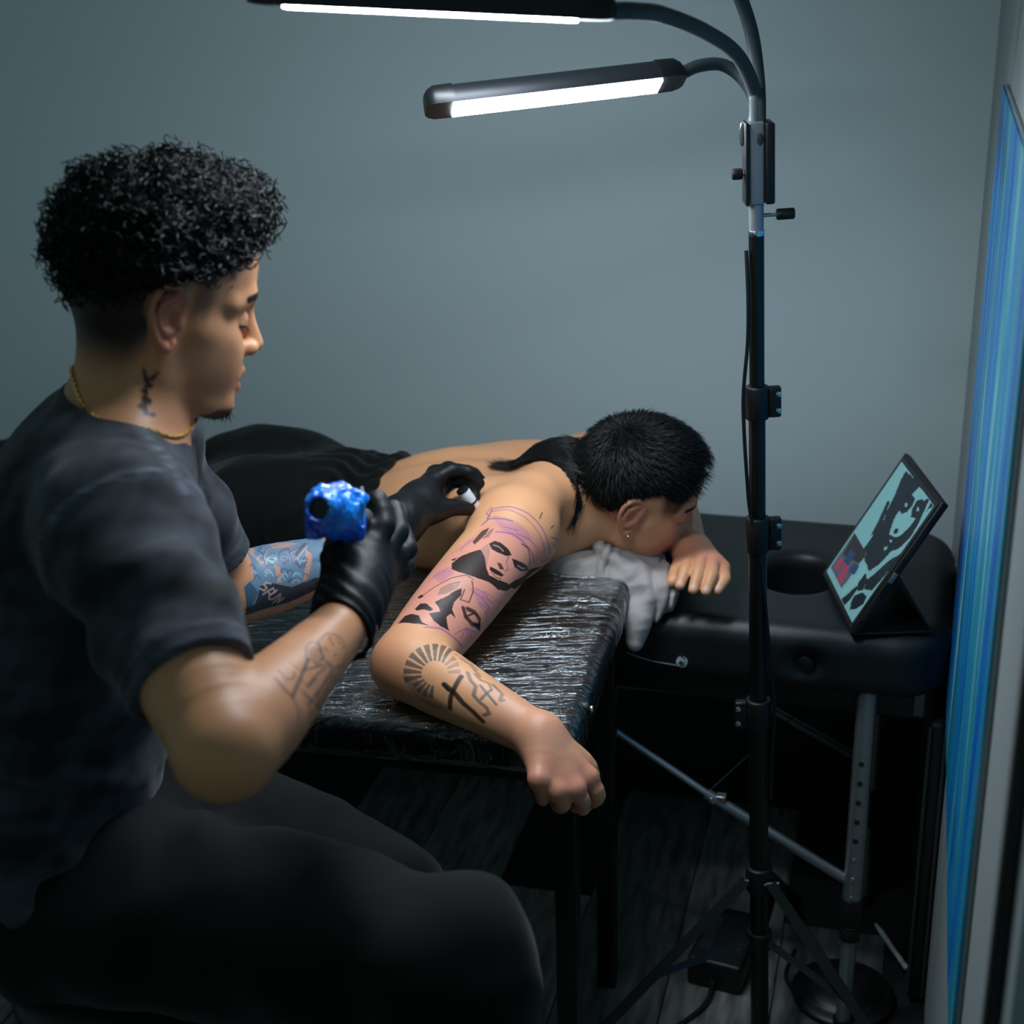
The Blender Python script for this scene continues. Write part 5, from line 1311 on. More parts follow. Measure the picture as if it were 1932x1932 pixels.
a_ = vn(np.cross(ax_, rs.randn(NC, 3))); b_ = np.cross(ax_, a_)
t = np.linspace(0, 1, 18)
ln = rs.uniform(0.012, 0.030, NC); R0 = rs.uniform(0.004, 0.0085, NC); ph = rs.rand(NC)[:, None] * 6.28 + t[None] * rs.uniform(1.1, 2.2, NC)[:, None] * 6.283
rr = R0[:, None] * (0.5 + 0.5 * t)[None]
P = r0[:, None] + ax_[:, None] * (ln[:, None] * t)[..., None] + (a_[:, None] * np.cos(ph)[..., None] + b_[:, None] * np.sin(ph)[..., None]) * rr[..., None]
CV, CQ = strands(P, 0.00135 * (1 - 0.5 * t), 4)
me = poly_mesh('hair', np.concatenate([BV, CV]), np.concatenate([BQ, CQ + len(BV)]))
hr = link_mesh('hair', me, m_hair, artist); tag(hr, 'tight black curls above a shaved fade')
me.materials.append(m_hairbase)
mi = np.zeros(len(me.polygons), np.int32); mi[:len(BQ)] = 1; me.polygons.foreach_set('material_index', mi)
# goatee bristles
rs2 = np.random.RandomState(8)
nb_ = 520; y = rs2.uniform(-0.024, 0.024, nb_); x = rs2.uniform(0.050, 0.096, nb_)
x = np.minimum(x, 0.097 - 12 * y * y)
r0 = A([H1(a, b, -0.103 + 0.10 * max(0, a - 0.085)) for a, b in zip(x, y)])
d = vn(A([H1.v(p, q, -1.0) for p, q in zip(rs2.uniform(-0.2, 0.7, nb_), rs2.uniform(-.3, .3, nb_))]) + rs2.randn(nb_, 3) * 0.2)
t = np.linspace(0, 1, 4)
P = r0[:, None] + d[:, None] * (rs2.uniform(0.006, 0.015, nb_)[:, None] * t)[..., None]
CV, CQ = strands(P, 0.0006 * (1 - 0.6 * t), 3)
tag(link_mesh('goatee', poly_mesh('goatee', CV, CQ), m_hair, artist), 'short black goatee')
# eye lashes on the near eye
t0 = np.linspace(0, 1, 14)
r0 = A([H1(0.0885 - 0.010 * abs(q - 0.4), -0.018 - 0.026 * q, -0.004 + 0.002 * abs(q - .5)) for q in t0])
d = vn(A([H1.v(1, -0.35 * q, -0.45) for q in t0]))
CV, CQ = strands(r0[:, None] + d[:, None] * (0.007 * t)[None, :, None], 0.0006 * (1 - 0.7 * t), 3)
link_mesh('eyelashes', poly_mesh('eyelashes', CV, CQ), m_hair, artist)

# gold chain round the neck
nk = empty('necklace', cc, 'thin gold rope chain around the neck of the seated tattooist', 'necklace')
pts = [cc + cn * 0.016 + cx * (crx - 0.004) * math.cos(t) + cy * (cry - 0.006) * math.sin(t) for t in np.linspace(0, 2 * math.pi, 91)]
pts = A(pts)
for _ in range(4):
    pts = pts - vn(grad(F1, pts)) * (F1.value(pts, 0.01) - 0.0016)[:, None]
mbk = MB()
for i in range(90):
    p, q = A(pts[i]), A(pts[i + 1]); d = nrm(q - p); a = nrm(np.cross(d, cn))
    mbk.tube([p - d * 0.0012, p + d * 0.0018 + (a if i % 2 else cn) * 0.0010, q + d * 0.0012], [0.0011, 0.0019, 0.0011], 6)
mbk.build('chain', m_gold, nk)

# ------------------------------------------------------------------ tattoo machine in its blue sleeve
mach = empty('tattoo_machine', pd(650, 965, 1.58), 'rotary tattoo machine bagged in crinkled blue plastic in the gloved right hand', 'tattoo machine')
MA, MBk = pd(603, 960, 1.505), pd(700, 985, 1.665)
md = nrm(MBk - MA)
m_mach = mat('machine_black', s2l((16, 18, 20)), 0.35)
m_grip = mat('grip_wrap', s2l((70, 72, 74)), 0.8); noise_bump(m_grip, 220, 0.5, 0.002, 3)
MB().cyl(MA + md * 0.0, MA + md * 0.085, 0.0150, 24, 0.003).build('motor_body', m_mach, mach)
MB().cyl(MA + md * 0.088, MA + md * 0.145, 0.0135, 24, 0.003).build('grip', m_grip, mach)
MB().tube([MA + md * 0.145, MA + md * 0.165, MA + md * 0.185], [0.0105, 0.007, 0.0025], 16).build('cartridge', m_mach, mach)
m_blue = mat('blue_plastic', s2l((10, 100, 245)), 0.24, spec=0.5, coat=0.35)
bsdf(m_blue).inputs['Transmission Weight'].default_value = 0.10
noise_color(m_blue, s2l((2, 84, 232)), s2l((30, 160, 255)), 30, 3, 0.35, 0.7)
noise_bump(m_blue, 70, 0.7, 0.006, 4)
f = Field()
f.tube([MA + md * 0.012, MA + md * 0.04, MA + md * 0.083], [0.021, 0.0265, 0.0215], 0.0, 'u', None, 3)
f.ell(pd(668, 945, 1.565), (0.016, 0.016, 0.013), None, 0.012)
f.ell(pd(630, 930, 1.545), (0.015, 0.012, 0.009), None, 0.010)
f.tube([pd(622, 990, 1.535), pd(600, 1004, 1.525), pd(588, 1012, 1.52)], [0.014, 0.0095, 0.005], 0.012)
f.ell(pd(662, 1000, 1.575), (0.016, 0.016, 0.013), None, 0.012)
f.ell(pd(600, 985, 1.520), (0.012, 0.012, 0.010), None, 0.008)
f.tube([pd(640, 922, 1.552), pd(618, 932, 1.535), pd(596, 938, 1.522)], [0.010, 0.009, 0.006], 0.008)
f.disp(lambda X: 0.0030 * wob(X, 22, 61, 3) + 0.0016 * np.abs(wob(X, 60, 62, 1)), (-9, -9, -9), (9, 9, 9))
f.tube([MA - md * 0.05, MA + md * 0.020], [0.0108, 0.0108], 0.004, 's')
f.tube([MA + md * 0.03, MA + md * 0.12], [0.0158, 0.0158], 0.003, 's')
field_obj('plastic_cover', f, 0.0018, m_blue, mach, 1)

# small white and black cap between the left thumb and fingertip
mk = empty('ink_marker', pd(884, 940, 2.272), 'small white banded black marker pinched in the gloved left hand', 'marker')
m_white = mat('white_plastic', s2l((215, 220, 226)), 0.3)
ma, mb2 = pd(874, 926, 2.258), pd(896, 958, 2.272); mdd = nrm(mb2 - ma)
MB().cyl(ma, mb2, 0.0098, 20, 0.002).build('barrel', m_white, mk)
MB().cyl(ma - mdd * 0.004, ma, 0.0102, 20, 0.001).build('cap', m_black, mk)
MB().cyl(lerp(ma, mb2, 0.62), lerp(ma, mb2, 0.72), 0.0104, 20, 0.0005).build('band', m_black, mk)
MB().tube([mb2, mb2 + mdd * 0.012], [0.004, 0.0012], 12).build('nib', m_white, mk)

# ------------------------------------------------------------------ stool under the tattooist
m_seat = mat('stool_vinyl', s2l((16, 18, 19)), 0.5)
SCn = pz(330, 1800, 0.60)
sto = empty('stool', (SCn[0], SCn[1], 0), 'round black padded stool under the seated tattooist', 'stool')
f = Field(); f.ell(SCn - Z3 * 0.005, (0.19, 0.19, 0.055), None, 0)
field_obj('seat', f, 0.008, m_seat, sto)
MB().cyl(SCn - Z3 * 0.05, (SCn[0], SCn[1], 0.09), 0.025, 18).build('column', m_blackm, sto)
MB().cyl((SCn[0], SCn[1], 0.07), (SCn[0], SCn[1], 0.11), 0.045, 18, 0.005).build('base_hub', m_black, sto)
for i in range(5):
    a = i * 2 * math.pi / 5 + 0.3; d = A((math.cos(a), math.sin(a), 0)); c0 = A((SCn[0], SCn[1], 0.09))
    lg = MB().tube([c0, c0 + d * 0.24 - Z3 * 0.03], [0.018, 0.012], 10).build('base_leg', m_blackm, sto)
    MB().cyl(c0 + d * 0.24 - Z3 * 0.062 - UB * 0.01, c0 + d * 0.24 - Z3 * 0.062 + UB * 0.01, 0.027, 14, 0.004).build('caster', m_black, lg)
# ================================================================== the client, lying face down
H2 = Frame(A([[0.9217, -0.0036, 0.388], [0.0904, 0.9744, -0.2056], [-0.3773, 0.2246, 0.8984]]), (0.1931, 2.2354, 0.8761))
cRS, cRE, cRW = pd(970, 1003, 2.285), pz(768, 1252, 0.812), pd(1018, 1390, 1.885)
cLS, cLE, cLW = A((0.140, 2.455, 0.838)), A((0.275, 2.500, 0.775)), pd(1306, 1040, 2.43)
CH = [A((0.010, 2.305, 0.822)), A((-0.070, 2.335, 0.812)), A((-0.200, 2.375, 0.786)), A((-0.400, 2.430, 0.785))]
client = empty('person', (-0.2, 2.38, 0.70), 'shirtless person with a black mullet lying face down while being tattooed', 'person')
f = Field()
head_ops(f, H2, 0.118, 0.0)
f.tube(CH, [0.140, 0.162, 0.138, 0.155], 0.0, 'u', ((0.05, 0, 1), 0.62), 5)
C7 = A((0.085, 2.275, 0.893))
f.tube([H2(-0.040, 0, -0.020), H2(-0.052, 0, -0.060), C7 - Z3 * 0.02], [0.048, 0.054, 0.066], 0.024, 'u', None, 4)
for S_ in (cRS, cLS):
    f.tube([C7 + A((0, 0, -0.012)), lerp(C7, S_, 0.55) + Z3 * 0.012, S_], [0.050, 0.046, 0.050], 0.045)        # trapezius
    f.ell(lerp(C7, S_, 0.62) + A((-0.085, 0.02, -0.005)), (0.075, 0.055, 0.048), None, 0.05)                     # shoulder blade
f.tube([A((0.02, 2.31, 0.936)), A((-0.10, 2.345, 0.912)), A((-0.24, 2.385, 0.886))], [0.008, 0.010, 0.010], 0.035, 's')   # spine furrow
# near (right) arm
f.ell(cRS, (0.058, 0.058, 0.058), None, 0.035)
limb(f, [cRS, lerp(cRS, cRE, 0.30), lerp(cRS, cRE, 0.70), cRE], [0.057, 0.058, 0.054, 0.045], 0.035)
limb(f, [cRE, lerp(cRE, cRW, 0.20), lerp(cRE, cRW, 0.55), cRW], [0.043, 0.046, 0.038, 0.0285], 0.018)
f.tube([lerp(cRE, cRS, 0.12), cRE + A((-0.012, -0.006, 0.0))], [0.034, 0.028], 0.02)
# near hand, back up, fingers curled under
K = [pd(1110, 1466, 1.875), pd(1084, 1488, 1.852), pd(1050, 1492, 1.842), pd(1016, 1470, 1.836)]
Pp = [pd(1128, 1500, 1.880), pd(1100, 1514, 1.862), pd(1062, 1516, 1.852), pd(1024, 1500, 1.846)]
Dd = [pd(1112, 1512, 1.905), pd(1086, 1520, 1.894), pd(1054, 1520, 1.884), pd(1024, 1508, 1.874)]
Ti = [pd(1092, 1498, 1.915), pd(1072, 1504, 1.910), pd(1045, 1502, 1.902), pd(1020, 1494, 1.892)]
for i in range(4):
    f.tube([cRW, lerp(cRW, K[i], 0.5), K[i]], [0.024, 0.0185, 0.0125], 0.016)
    f.ell(K[i], (0.0115,) * 3, None, 0.008)
    f.tube([K[i], Pp[i], Dd[i], Ti[i]], [0.0112, 0.0102, 0.0092, 0.0082] if i < 3 else [0.0100, 0.0092, 0.0082, 0.0074], 0.005, 'u', None, 3)
f.tube([lerp(cRW, K[0], 0.15) + A((0.014, 0.01, -0.008)), pd(1108, 1448, 1.905), pd(1112, 1500, 1.925), pd(1100, 1525, 1.925)], [0.017, 0.0135, 0.0115, 0.0095], 0.014, 'u', None, 4)
# far (left) arm: under the chin and out to the right
limb(f, [cLS, lerp(cLS, cLE, 0.5), cLE], [0.058, 0.050, 0.042], 0.035)
limb(f, [cLE, lerp(cLE, cLW, 0.35), lerp(cLE, cLW, 0.8), cLW], [0.042, 0.042, 0.031, 0.028], 0.015)
k4 = [pd(1302, 1052, 2.395), pd(1324, 1050, 2.385), pd(1346, 1058, 2.380), pd(1364, 1072, 2.378)]
p4 = [pd(1293, 1078, 2.350), pd(1317, 1082, 2.338), pd(1342, 1086, 2.335), pd(1366, 1092, 2.345)]
t4 = [pd(1283, 1104, 2.335), pd(1308, 1112, 2.322), pd(1332, 1115, 2.322), pd(1354, 1113, 2.332)]
for i in range(4):
    f.tube([cLW, lerp(cLW, k4[i], 0.5), k4[i]], [0.024, 0.018, 0.012], 0.016)
    f.tube([k4[i], p4[i], t4[i]], [0.0108, 0.0100, 0.0082], 0.005, 'u', None, 4)
    f.ell(p4[i], (0.0104,) * 3, None, 0.004)
f.tube([cLW + A((-0.012, -0.01, -0.004)), pd(1278, 1075, 2.375), pd(1268, 1098, 2.36)], [0.016, 0.012, 0.009], 0.012, 'u', None, 4)
SK2 = s2l((226, 163, 118))
def c_client(X):
    p = H2.inv(X); x, y, z = p.T
    c = np.tile(SK2, (len(X), 1)); w = wob(X, 8, 71); c = c * (1 + 0.035 * w)[:, None]
    def mixin(col, a):
        nonlocal c
        a = np.clip(a, 0, 1)[:, None]; c = c * (1 - a) + A(col) * a
    head = (np.abs(y) < 0.12) & (z > -0.14) & (x > -0.13) & (x < 0.15) & (z < 0.2)
    # rosy hands and knuckles
    for W_, Kk in ((cRW, K), (cLW, k4)):
        dk = np.min([np.linalg.norm(X - q, axis=1) for q in Kk], 0)
        mixin(s2l((200, 116, 100)), 0.55 * (1 - sstep(dk, 0.012, 0.05)))
        mixin(s2l((206, 140, 122)), 0.45 * (1 - sstep(np.linalg.norm(X - W_, axis=1), 0.03, 0.12)))
    mixin(s2l((196, 116, 84)), 0.55 * (1 - sstep(np.linalg.norm(X - (cRE + A((-0.03, -0.01, 0.0))), axis=1), 0.02, 0.075)))
    ear = head * sstep(np.abs(y), 0.068, 0.076) * (1 - sstep(np.linalg.norm(np.stack([(x + 0.010) / 0.025, z / 0.037], 1), axis=1), 0.85, 1.1))
    mixin(s2l((200, 112, 96)), ear * 0.5)
    tipd = np.min([np.linalg.norm(X - (q + A((0, -0.004, 0.004))), axis=1) for q in t4], 0)
    mixin(s2l((232, 188, 176)), 0.6 * (1 - sstep(tipd, 0.004, 0.0075)))
    zl = -0.006 + sstep(x, -0.060, 0.020) * 0.051 - 0.035 * sstep(x, 0.020, 0.045)
    hx = 0.066 + np.clip(z - 0.035, -0.1, 0.1) * 0.28
    st = sstep(z, zl - 0.012, zl + 0.022) * sstep(hx - x, -0.003, 0.008) * sstep(x, -0.104, -0.080)
    earm = head * sstep(np.abs(y), 0.068, 0.074) * (np.linalg.norm(np.stack([(x + 0.010) / 0.025, z / 0.037], 1), axis=1) < 1)
    mixin(s2l((14, 15, 16)), head * st * 0.95 * (1 - earm))
    ay = np.abs(y)
    br = line_dist(np.stack([ay, z], 1), [(0.012, 0.026), (0.030, 0.034), (0.054, 0.028)])
    mixin(s2l((18, 15, 14)), head * (x > 0.05) * (1 - sstep(br, 0.0032, 0.0052)))
    la_ = line_dist(np.stack([ay, z], 1), [(0.017, -0.001), (0.031, -0.006), (0.046, -0.003)])
    mixin(s2l((16, 12, 12)), head * (x > 0.06) * (1 - sstep(la_, 0.0012, 0.0026)))
    lip = head * sstep(x, 0.088, 0.094) * (ay < 0.021)
    mixin(s2l((178, 92, 88)), lip * sstep(-z, 0.054, 0.057) * sstep(z, -0.080, -0.076) * 0.8)
    return arm_ink2(X, c)
REF_U = A((0.0, -0.5, 0.86))
def arm_ink2(X, c):
    c = ink(X, c, cRE, cRW, REF_U, INK_CF, 0.015, 0.24)
    c = ink(X, c, cLE, cLW, REF_U, [('l', 'g', 0.6, 0.003, [(0.10, -0.03), (0.13, 0.0), (0.12, 0.03)]), ('l', 'g', 0.6, 0.003, [(0.14, -0.035), (0.16, -0.01), (0.15, 0.02), (0.18, 0.03)]), ('l', 'g', 0.5, 0.004, [(0.17, -0.03), (0.19, 0.0), (0.18, 0.025)]), ('l', 'g', 0.5, 0.003, [(0.12, -0.04), (0.18, -0.045)])], 0.05, 0.22)
    return ink(X, c, cRS, cRE, REF_U, INK_CU, -0.08, 0.33)
def m_arm2(X):
    out = np.zeros(len(X), bool)
    for a, b in ((cRS, cRE), (cRE, cRW)):
        u = nrm(b - a); q = X - a; s = q @ u
        out |= (s > -0.03) & (s < np.linalg.norm(b - a)) & (np.linalg.norm(q - s[:, None] * u, axis=1) < 0.085)
    return out
m_fine2 = lambda X: (np.linalg.norm(X - K[1], axis=1) < 0.07) | (np.linalg.norm(X - p4[1], axis=1) < 0.07) | (lambda p: (np.abs(p[:, 0] + 0.008) < 0.03) & (np.abs(p[:, 2]) < 0.045) & (p[:, 1] < -0.055) & (p[:, 1] > -0.11))(H2.inv(X))
body2 = field_obj('body', f, 0.0036, m_skin2, client, 1, c_client, [(m_fine2, 1), (m_arm2, 2)])
F2 = f
# ---- trousers
f = Field()
W0 = lerp(CH[2], CH[3], 0.05)
f.tube([W0 + A((-0.015, 0, 0)), lerp(CH[2], CH[3], 0.5), CH[3] + A((-0.02, 0, 0))], [0.150, 0.162, 0.160], 0.0, 'u', ((0.05, 0, 1), 0.64), 4)
for dy in (-0.085, 0.095):
    f.ell(A((-0.42, 2.435 + dy, 0.828)), (0.13, 0.085, 0.075), None, 0.05)
    a, b, c_ = A((-0.46, 2.44 + dy, 0.785)), A((-0.86, 2.55 + dy, 0.775)), A((-1.22, 2.645 + dy, 0.765))
    f.tube([a, lerp(a, b, 0.5), b, c_], [0.084, 0.080, 0.072, 0.062], 0.04, 'u', None, 4)
wd = nrm(CH[3] - CH[2])
wa = nrm(A((0.28, 0.96, 0))); 
f.box(W0 - wd * 0.075 + A((0, 0, 0)), (0.075, 0.3, 0.3), (wd, wa, Z3), 0.0, 0.004, 's')
wr_ = [W0 - wd * 0.0 + wa * 0.150 * math.cos(t) + Z3 * (0.096 * math.sin(t) + 0.000) for t in np.linspace(0, 2 * math.pi, 41)]
f.tube(wr_, [0.009] * 41, 0.008)
def fold2(X):
    s = (X - W0) @ wd
    g_ = np.exp(-((s - 0.05) / 0.05) ** 2)
    return g_ * 0.006 * np.sin((X @ wa) * 150 + 3 * np.sin(s * 60) + X[:, 2] * 90) + 0.005 * np.sin(s * 38 + (X @ wa) * 14 + 3 * wob(X, 2, 81, 2)) * sstep(s, 0.05, 0.12) + 0.003 * wob(X, 6, 82, 2) - 0.003 * np.exp(-((X[:, 0] + 0.405 - 1.1 * np.maximum(0, X[:, 2] - 0.85)) / 0.004) ** 2) * (X[:, 1] < 2.5)
f.disp(fold2, (-2, 1, 0.5), (0.2, 3, 1.1))
tag(field_obj('trousers', f, 0.0050, m_trous, client, 1), 'black drawstring trousers')
dt = A([pd(666, 898, 2.44), pd(677, 914, 2.435)])
for _ in range(6): dt = dt - vn(grad(f, dt)) * (f.value(dt, 0.08) - 0.003)[:, None]
m_tagw = mat('drawstring_tip', s2l((150, 160, 165)), 0.4)
MB().cyl(dt[0], dt[1], 0.0032, 10, 0.001).build('drawstring_tip', m_tagw, client)

# ---- hair: short crop, crown whorl, long tail at the nape
f2h = Field()
f2h.ell(H2(-0.006, 0, 0.046), (0.0995, 0.0795, 0.0915), H2.ax, 0)
f2h.ell(H2(0.030, 0, 0.052), (0.0655, 0.0675, 0.0695), H2.ax, 0.03)
f2h.ell(H2(-0.040, 0, 0.020), (0.055, 0.061, 0.061), H2.ax, 0.03)
HV, HQ = f2h.mesh(0.0045, 1)
hl = H2.inv(HV)
hg = grad(f2h, HV); hg /= np.linalg.norm(hg, axis=1)[:, None] + 1e-9
zl = -0.026 + sstep(hl[:, 0], -0.060, 0.020) * 0.080 - 0.010 * sstep(hl[:, 0], 0.020, 0.045)
hx = 0.062 + np.clip(hl[:, 2] - 0.035, -0.1, 0.1) * 0.30
okv = (hl[:, 2] > zl) & (hl[:, 0] < hx)
idx = np.where(okv)[0]
rs = np.random.RandomState(12)
WH = A((-0.060, -0.012, 0.100))
NS = 9000
pk = rs.choice(idx, NS)
n_ = hg[pk]; r0 = HV[pk] + rs.randn(NS, 3) * 0.0016 - n_ * 0.003
nl = n_ @ H2.R; lo_ = hl[pk] - WH; lo_ = lo_ - nl * (lo_ * nl).sum(1)[:, None]
fl_ = vn(lo_) @ H2.R.T; sw = np.cross(n_, fl_)
low = 1 - sstep(hl[pk, 2] - zl[pk], 0.0, 0.035)
ln = (0.017 + 0.010 * sstep(hl[pk, 0], 0.02, 0.075)) * rs.uniform(0.6, 1.1, NS) * (1 - 0.75 * low)
d0 = vn(n_ * 0.75 + fl_ * 0.75 + sw * 0.2 + rs.randn(NS, 3) * 0.13); d1 = vn(n_ * 0.25 + fl_ + sw * 0.15 + rs.randn(NS, 3) * 0.1 + A((0, 0, -0.15)))
t = np.linspace(0, 1, 4)[None, :, None]
CV, CQ = strands(r0[:, None] + d0[:, None] * ln[:, None, None] * t + (d1 - d0)[:, None] * ln[:, None, None] * 0.5 * t * t, 0.00060 * (1 - 0.7 * t[0, :, 0]), 3)
TP = [pd(1105, 925, 2.42), pd(1060, 900, 2.405), pd(1005, 888, 2.405), pd(940, 880, 2.42)]
NT = 1200
a_ = rs.uniform(-1, 1, NT)[:, None]; b_ = rs.uniform(-1, 1, NT)[:, None]
r0 = H2.t + np.concatenate([-0.092 + 0.014 * np.abs(a_), a_ * 0.052 - 0.006, 0.008 + b_ * 0.036], 1) @ H2.R.T
for _ in range(3): r0 = r0 - vn(grad(f2h, r0)) * (f2h.value(r0, 0.05) + 0.002)[:, None]
ex = TP[3] + rs.randn(NT, 3) * A((0.006, 0.008, 0.004)) + rs.uniform(-0.012, 0.05, NT)[:, None] * A((1, 0, 0))
m1 = TP[1] + np.concatenate([0.014 + 0 * a_, a_ * 0.030, b_ * 0.018], 1) + rs.randn(NT, 3) * 0.003
m2 = TP[2] + np.concatenate([0 * a_, a_ * 0.009, b_ * 0.007], 1) + rs.randn(NT, 3) * 0.0025
wi = np.arange(NT) % 30 == 0            # wisps falling down the neck
ex[wi] = A([pd(u, v, 2.375) for u, v in zip(rs.uniform(1045, 1078, wi.sum()), rs.uniform(965, 1005, wi.sum()))])
m1[wi] = r0[wi] * 0.6 + ex[wi] * 0.4 + A((-0.004, -0.012, 0.006)); m2[wi] = r0[wi] * 0.25 + ex[wi] * 0.75 + A((-0.004, -0.008, 0.004))
TPp = bez(r0, m1 * 1.35 - r0 * 0.35, m2, ex, 11).reshape(-1, 3)
for _ in range(3):                     # lay the tail on the skin instead of under it
    dv = F2.value(TPp, 0.01); gv = vn(grad(F2, TPp))
    TPp = TPp + gv * np.maximum(0, 0.0035 + 0.004 * np.repeat(np.abs(b_[:, 0]), 11) - dv)[:, None] * np.minimum(1, np.tile(np.arange(11), NT) / 3.0)[:, None]
TV, TQ = strands(TPp.reshape(NT, 11, 3), 0.00085 * (1 - 0.75 * np.linspace(0, 1, 11)), 3)
# scalp cover under the strands
keep = okv[HQ].all(1)
me = poly_mesh('hair', np.concatenate([HV - hg * 0.002, CV, TV]), np.concatenate([HQ[keep], CQ + len(HV), TQ + len(HV) + len(CV)]))
m_hair2 = mat('black_straight_hair', s2l((11, 12, 13)), 0.42, spec=0.5)
hr = link_mesh('hair', me, m_hair2, client); tag(hr, 'cropped black hair with a long tail at the nape')
me.materials.append(m_hairbase)
mi = np.zeros(len(me.polygons), np.int32); mi[:int(keep.sum())] = 1; me.polygons.foreach_set('material_index', mi)
# ear stud
es = H2(0.000, -0.0835, -0.031)
est = empty('ear_stud', es, 'tiny round metal stud in the ear of the lying person', 'earring')
f = Field(); f.ell(es, (0.0032,) * 3, None, 0); f.ell(es + H2.v(0, 0.003, 0), (0.002, 0.002, 0.002), None, 0.002)
field_obj('stud', f, 0.0008, m_gold, est, 1)

# ------------------------------------------------------------------ cloths under the chin
m_towel = mat('grey_towel', s2l((172, 164, 160)), 0.9, spec=0.15, sheen=0.2); cloth_bump(m_towel, 900, 0.4)
tw = empty('towel', (0.14, 2.25, 0.70), 'crumpled light grey towel under the chin of the lying person', 'towel')
f = Field()
f.ell(A((0.105, 2.240, 0.742)), (0.075, 0.058, 0.050), None, 0)
f.ell(A((0.180, 2.205, 0.742)), (0.066, 0.056, 0.048), None, 0.02)
f.ell(A((0.222, 2.168, 0.728)), (0.036, 0.046, 0.040), None, 0.018)
f.tube([A((0.205, 2.155, 0.720)), A((0.196, 2.120, 0.700)), A((0.190, 2.108, 0.672))], [0.030, 0.022, 0.012], 0.014)
TC = A((0.120, 2.235, 0.785))
for i, (ex_, ey_, ez_, r_) in enumerate(((0.060, 2.200, 0.745, .009), (0.140, 2.178, 0.752, .008), (0.185, 2.160, 0.752, .010), (0.215, 2.140, 0.728, .009), (0.236, 2.150, 0.735, .010), (0.250, 2.185, 0.740, .011), (0.235, 2.225, 0.750, .010))):
    e_ = A((ex_, ey_, ez_)); mid_ = lerp(TC, e_, 0.5) + A((0.012 * math.sin(i * 2.1), 0, 0.024))
    f.tube([TC + A((0.01 * i, 0, 0.004)), mid_, e_ + Z3 * 0.014], [0.006, r_, r_ * 0.8], 0.005, 'u', None, 4)
f.disp(lambda X: 0.0028 * wob(X, 15, 91, 2) + 0.0075 * (0.45 - np.abs(np.sin(X @ A((62.0, -38.0, 30.0)) + 2.6 * wob(X, 5, 92, 1)))) * sstep(X[:, 0], 0.10, 0.15), (-1, 1, 0.5), (1, 3, 1))
f.plane((0, 0, 0.7005), (0, 0, -1), (-1, 2.15, 0.5), (1, 3, 0.705), 0.002)
field_obj('cloth', f, 0.0026, m_towel, tw, 2)
m_bluec = mat('blue_cloth', s2l((20, 50, 190)), 0.6); cloth_bump(m_bluec, 900, 0.3)
bl = empty('blue_cloth', (0.255, 2.29, 0.70), 'small crumpled royal blue cloth beside the resting far hand', 'cloth')
f = Field(); f.ell(pz(1268, 1044, 0.742), (0.026, 0.030, 0.036), None, 0); f.tube([pz(1266, 1050, 0.725), pz(1276, 1062, 0.706)], [0.02, 0.009], 0.01)
f.disp(lambda X: 0.0045 * wob(X, 24, 95, 2), (-1, 1, 0), (1, 3, 1)); f.plane((0, 0, 0.7005), (0, 0, -1), (-1, 1, 0.5), (1, 3, 0.705), 0.002)
field_obj('cloth', f, 0.0025, m_bluec, bl, 1)
m_teal = mat('teal_grey_cloth', s2l((70, 92, 92)), 0.85)
tl = empty('teal_cloth', (0.24, 2.22, 0.70), 'crumpled teal grey cloth between the towel and the resting hand', 'cloth')
f = Field(); f.tube([pz(1244, 1062, 0.718), pz(1262, 1074, 0.714), pz(1282, 1082, 0.706)], [0.020, 0.015, 0.008], 0.01, 'u', None, 3)
f.disp(lambda X: 0.005 * np.sin(X[:, 0] * 160 + X[:, 1] * 220 + 2 * wob(X, 8, 97, 1)), (-1, 1, 0), (1, 3, 1)); f.plane((0, 0, 0.7005), (0, 0, -1), (-1, 1, 0.5), (1, 3, 0.705), 0.002)
field_obj('cloth', f, 0.0026, m_teal, tl, 1)
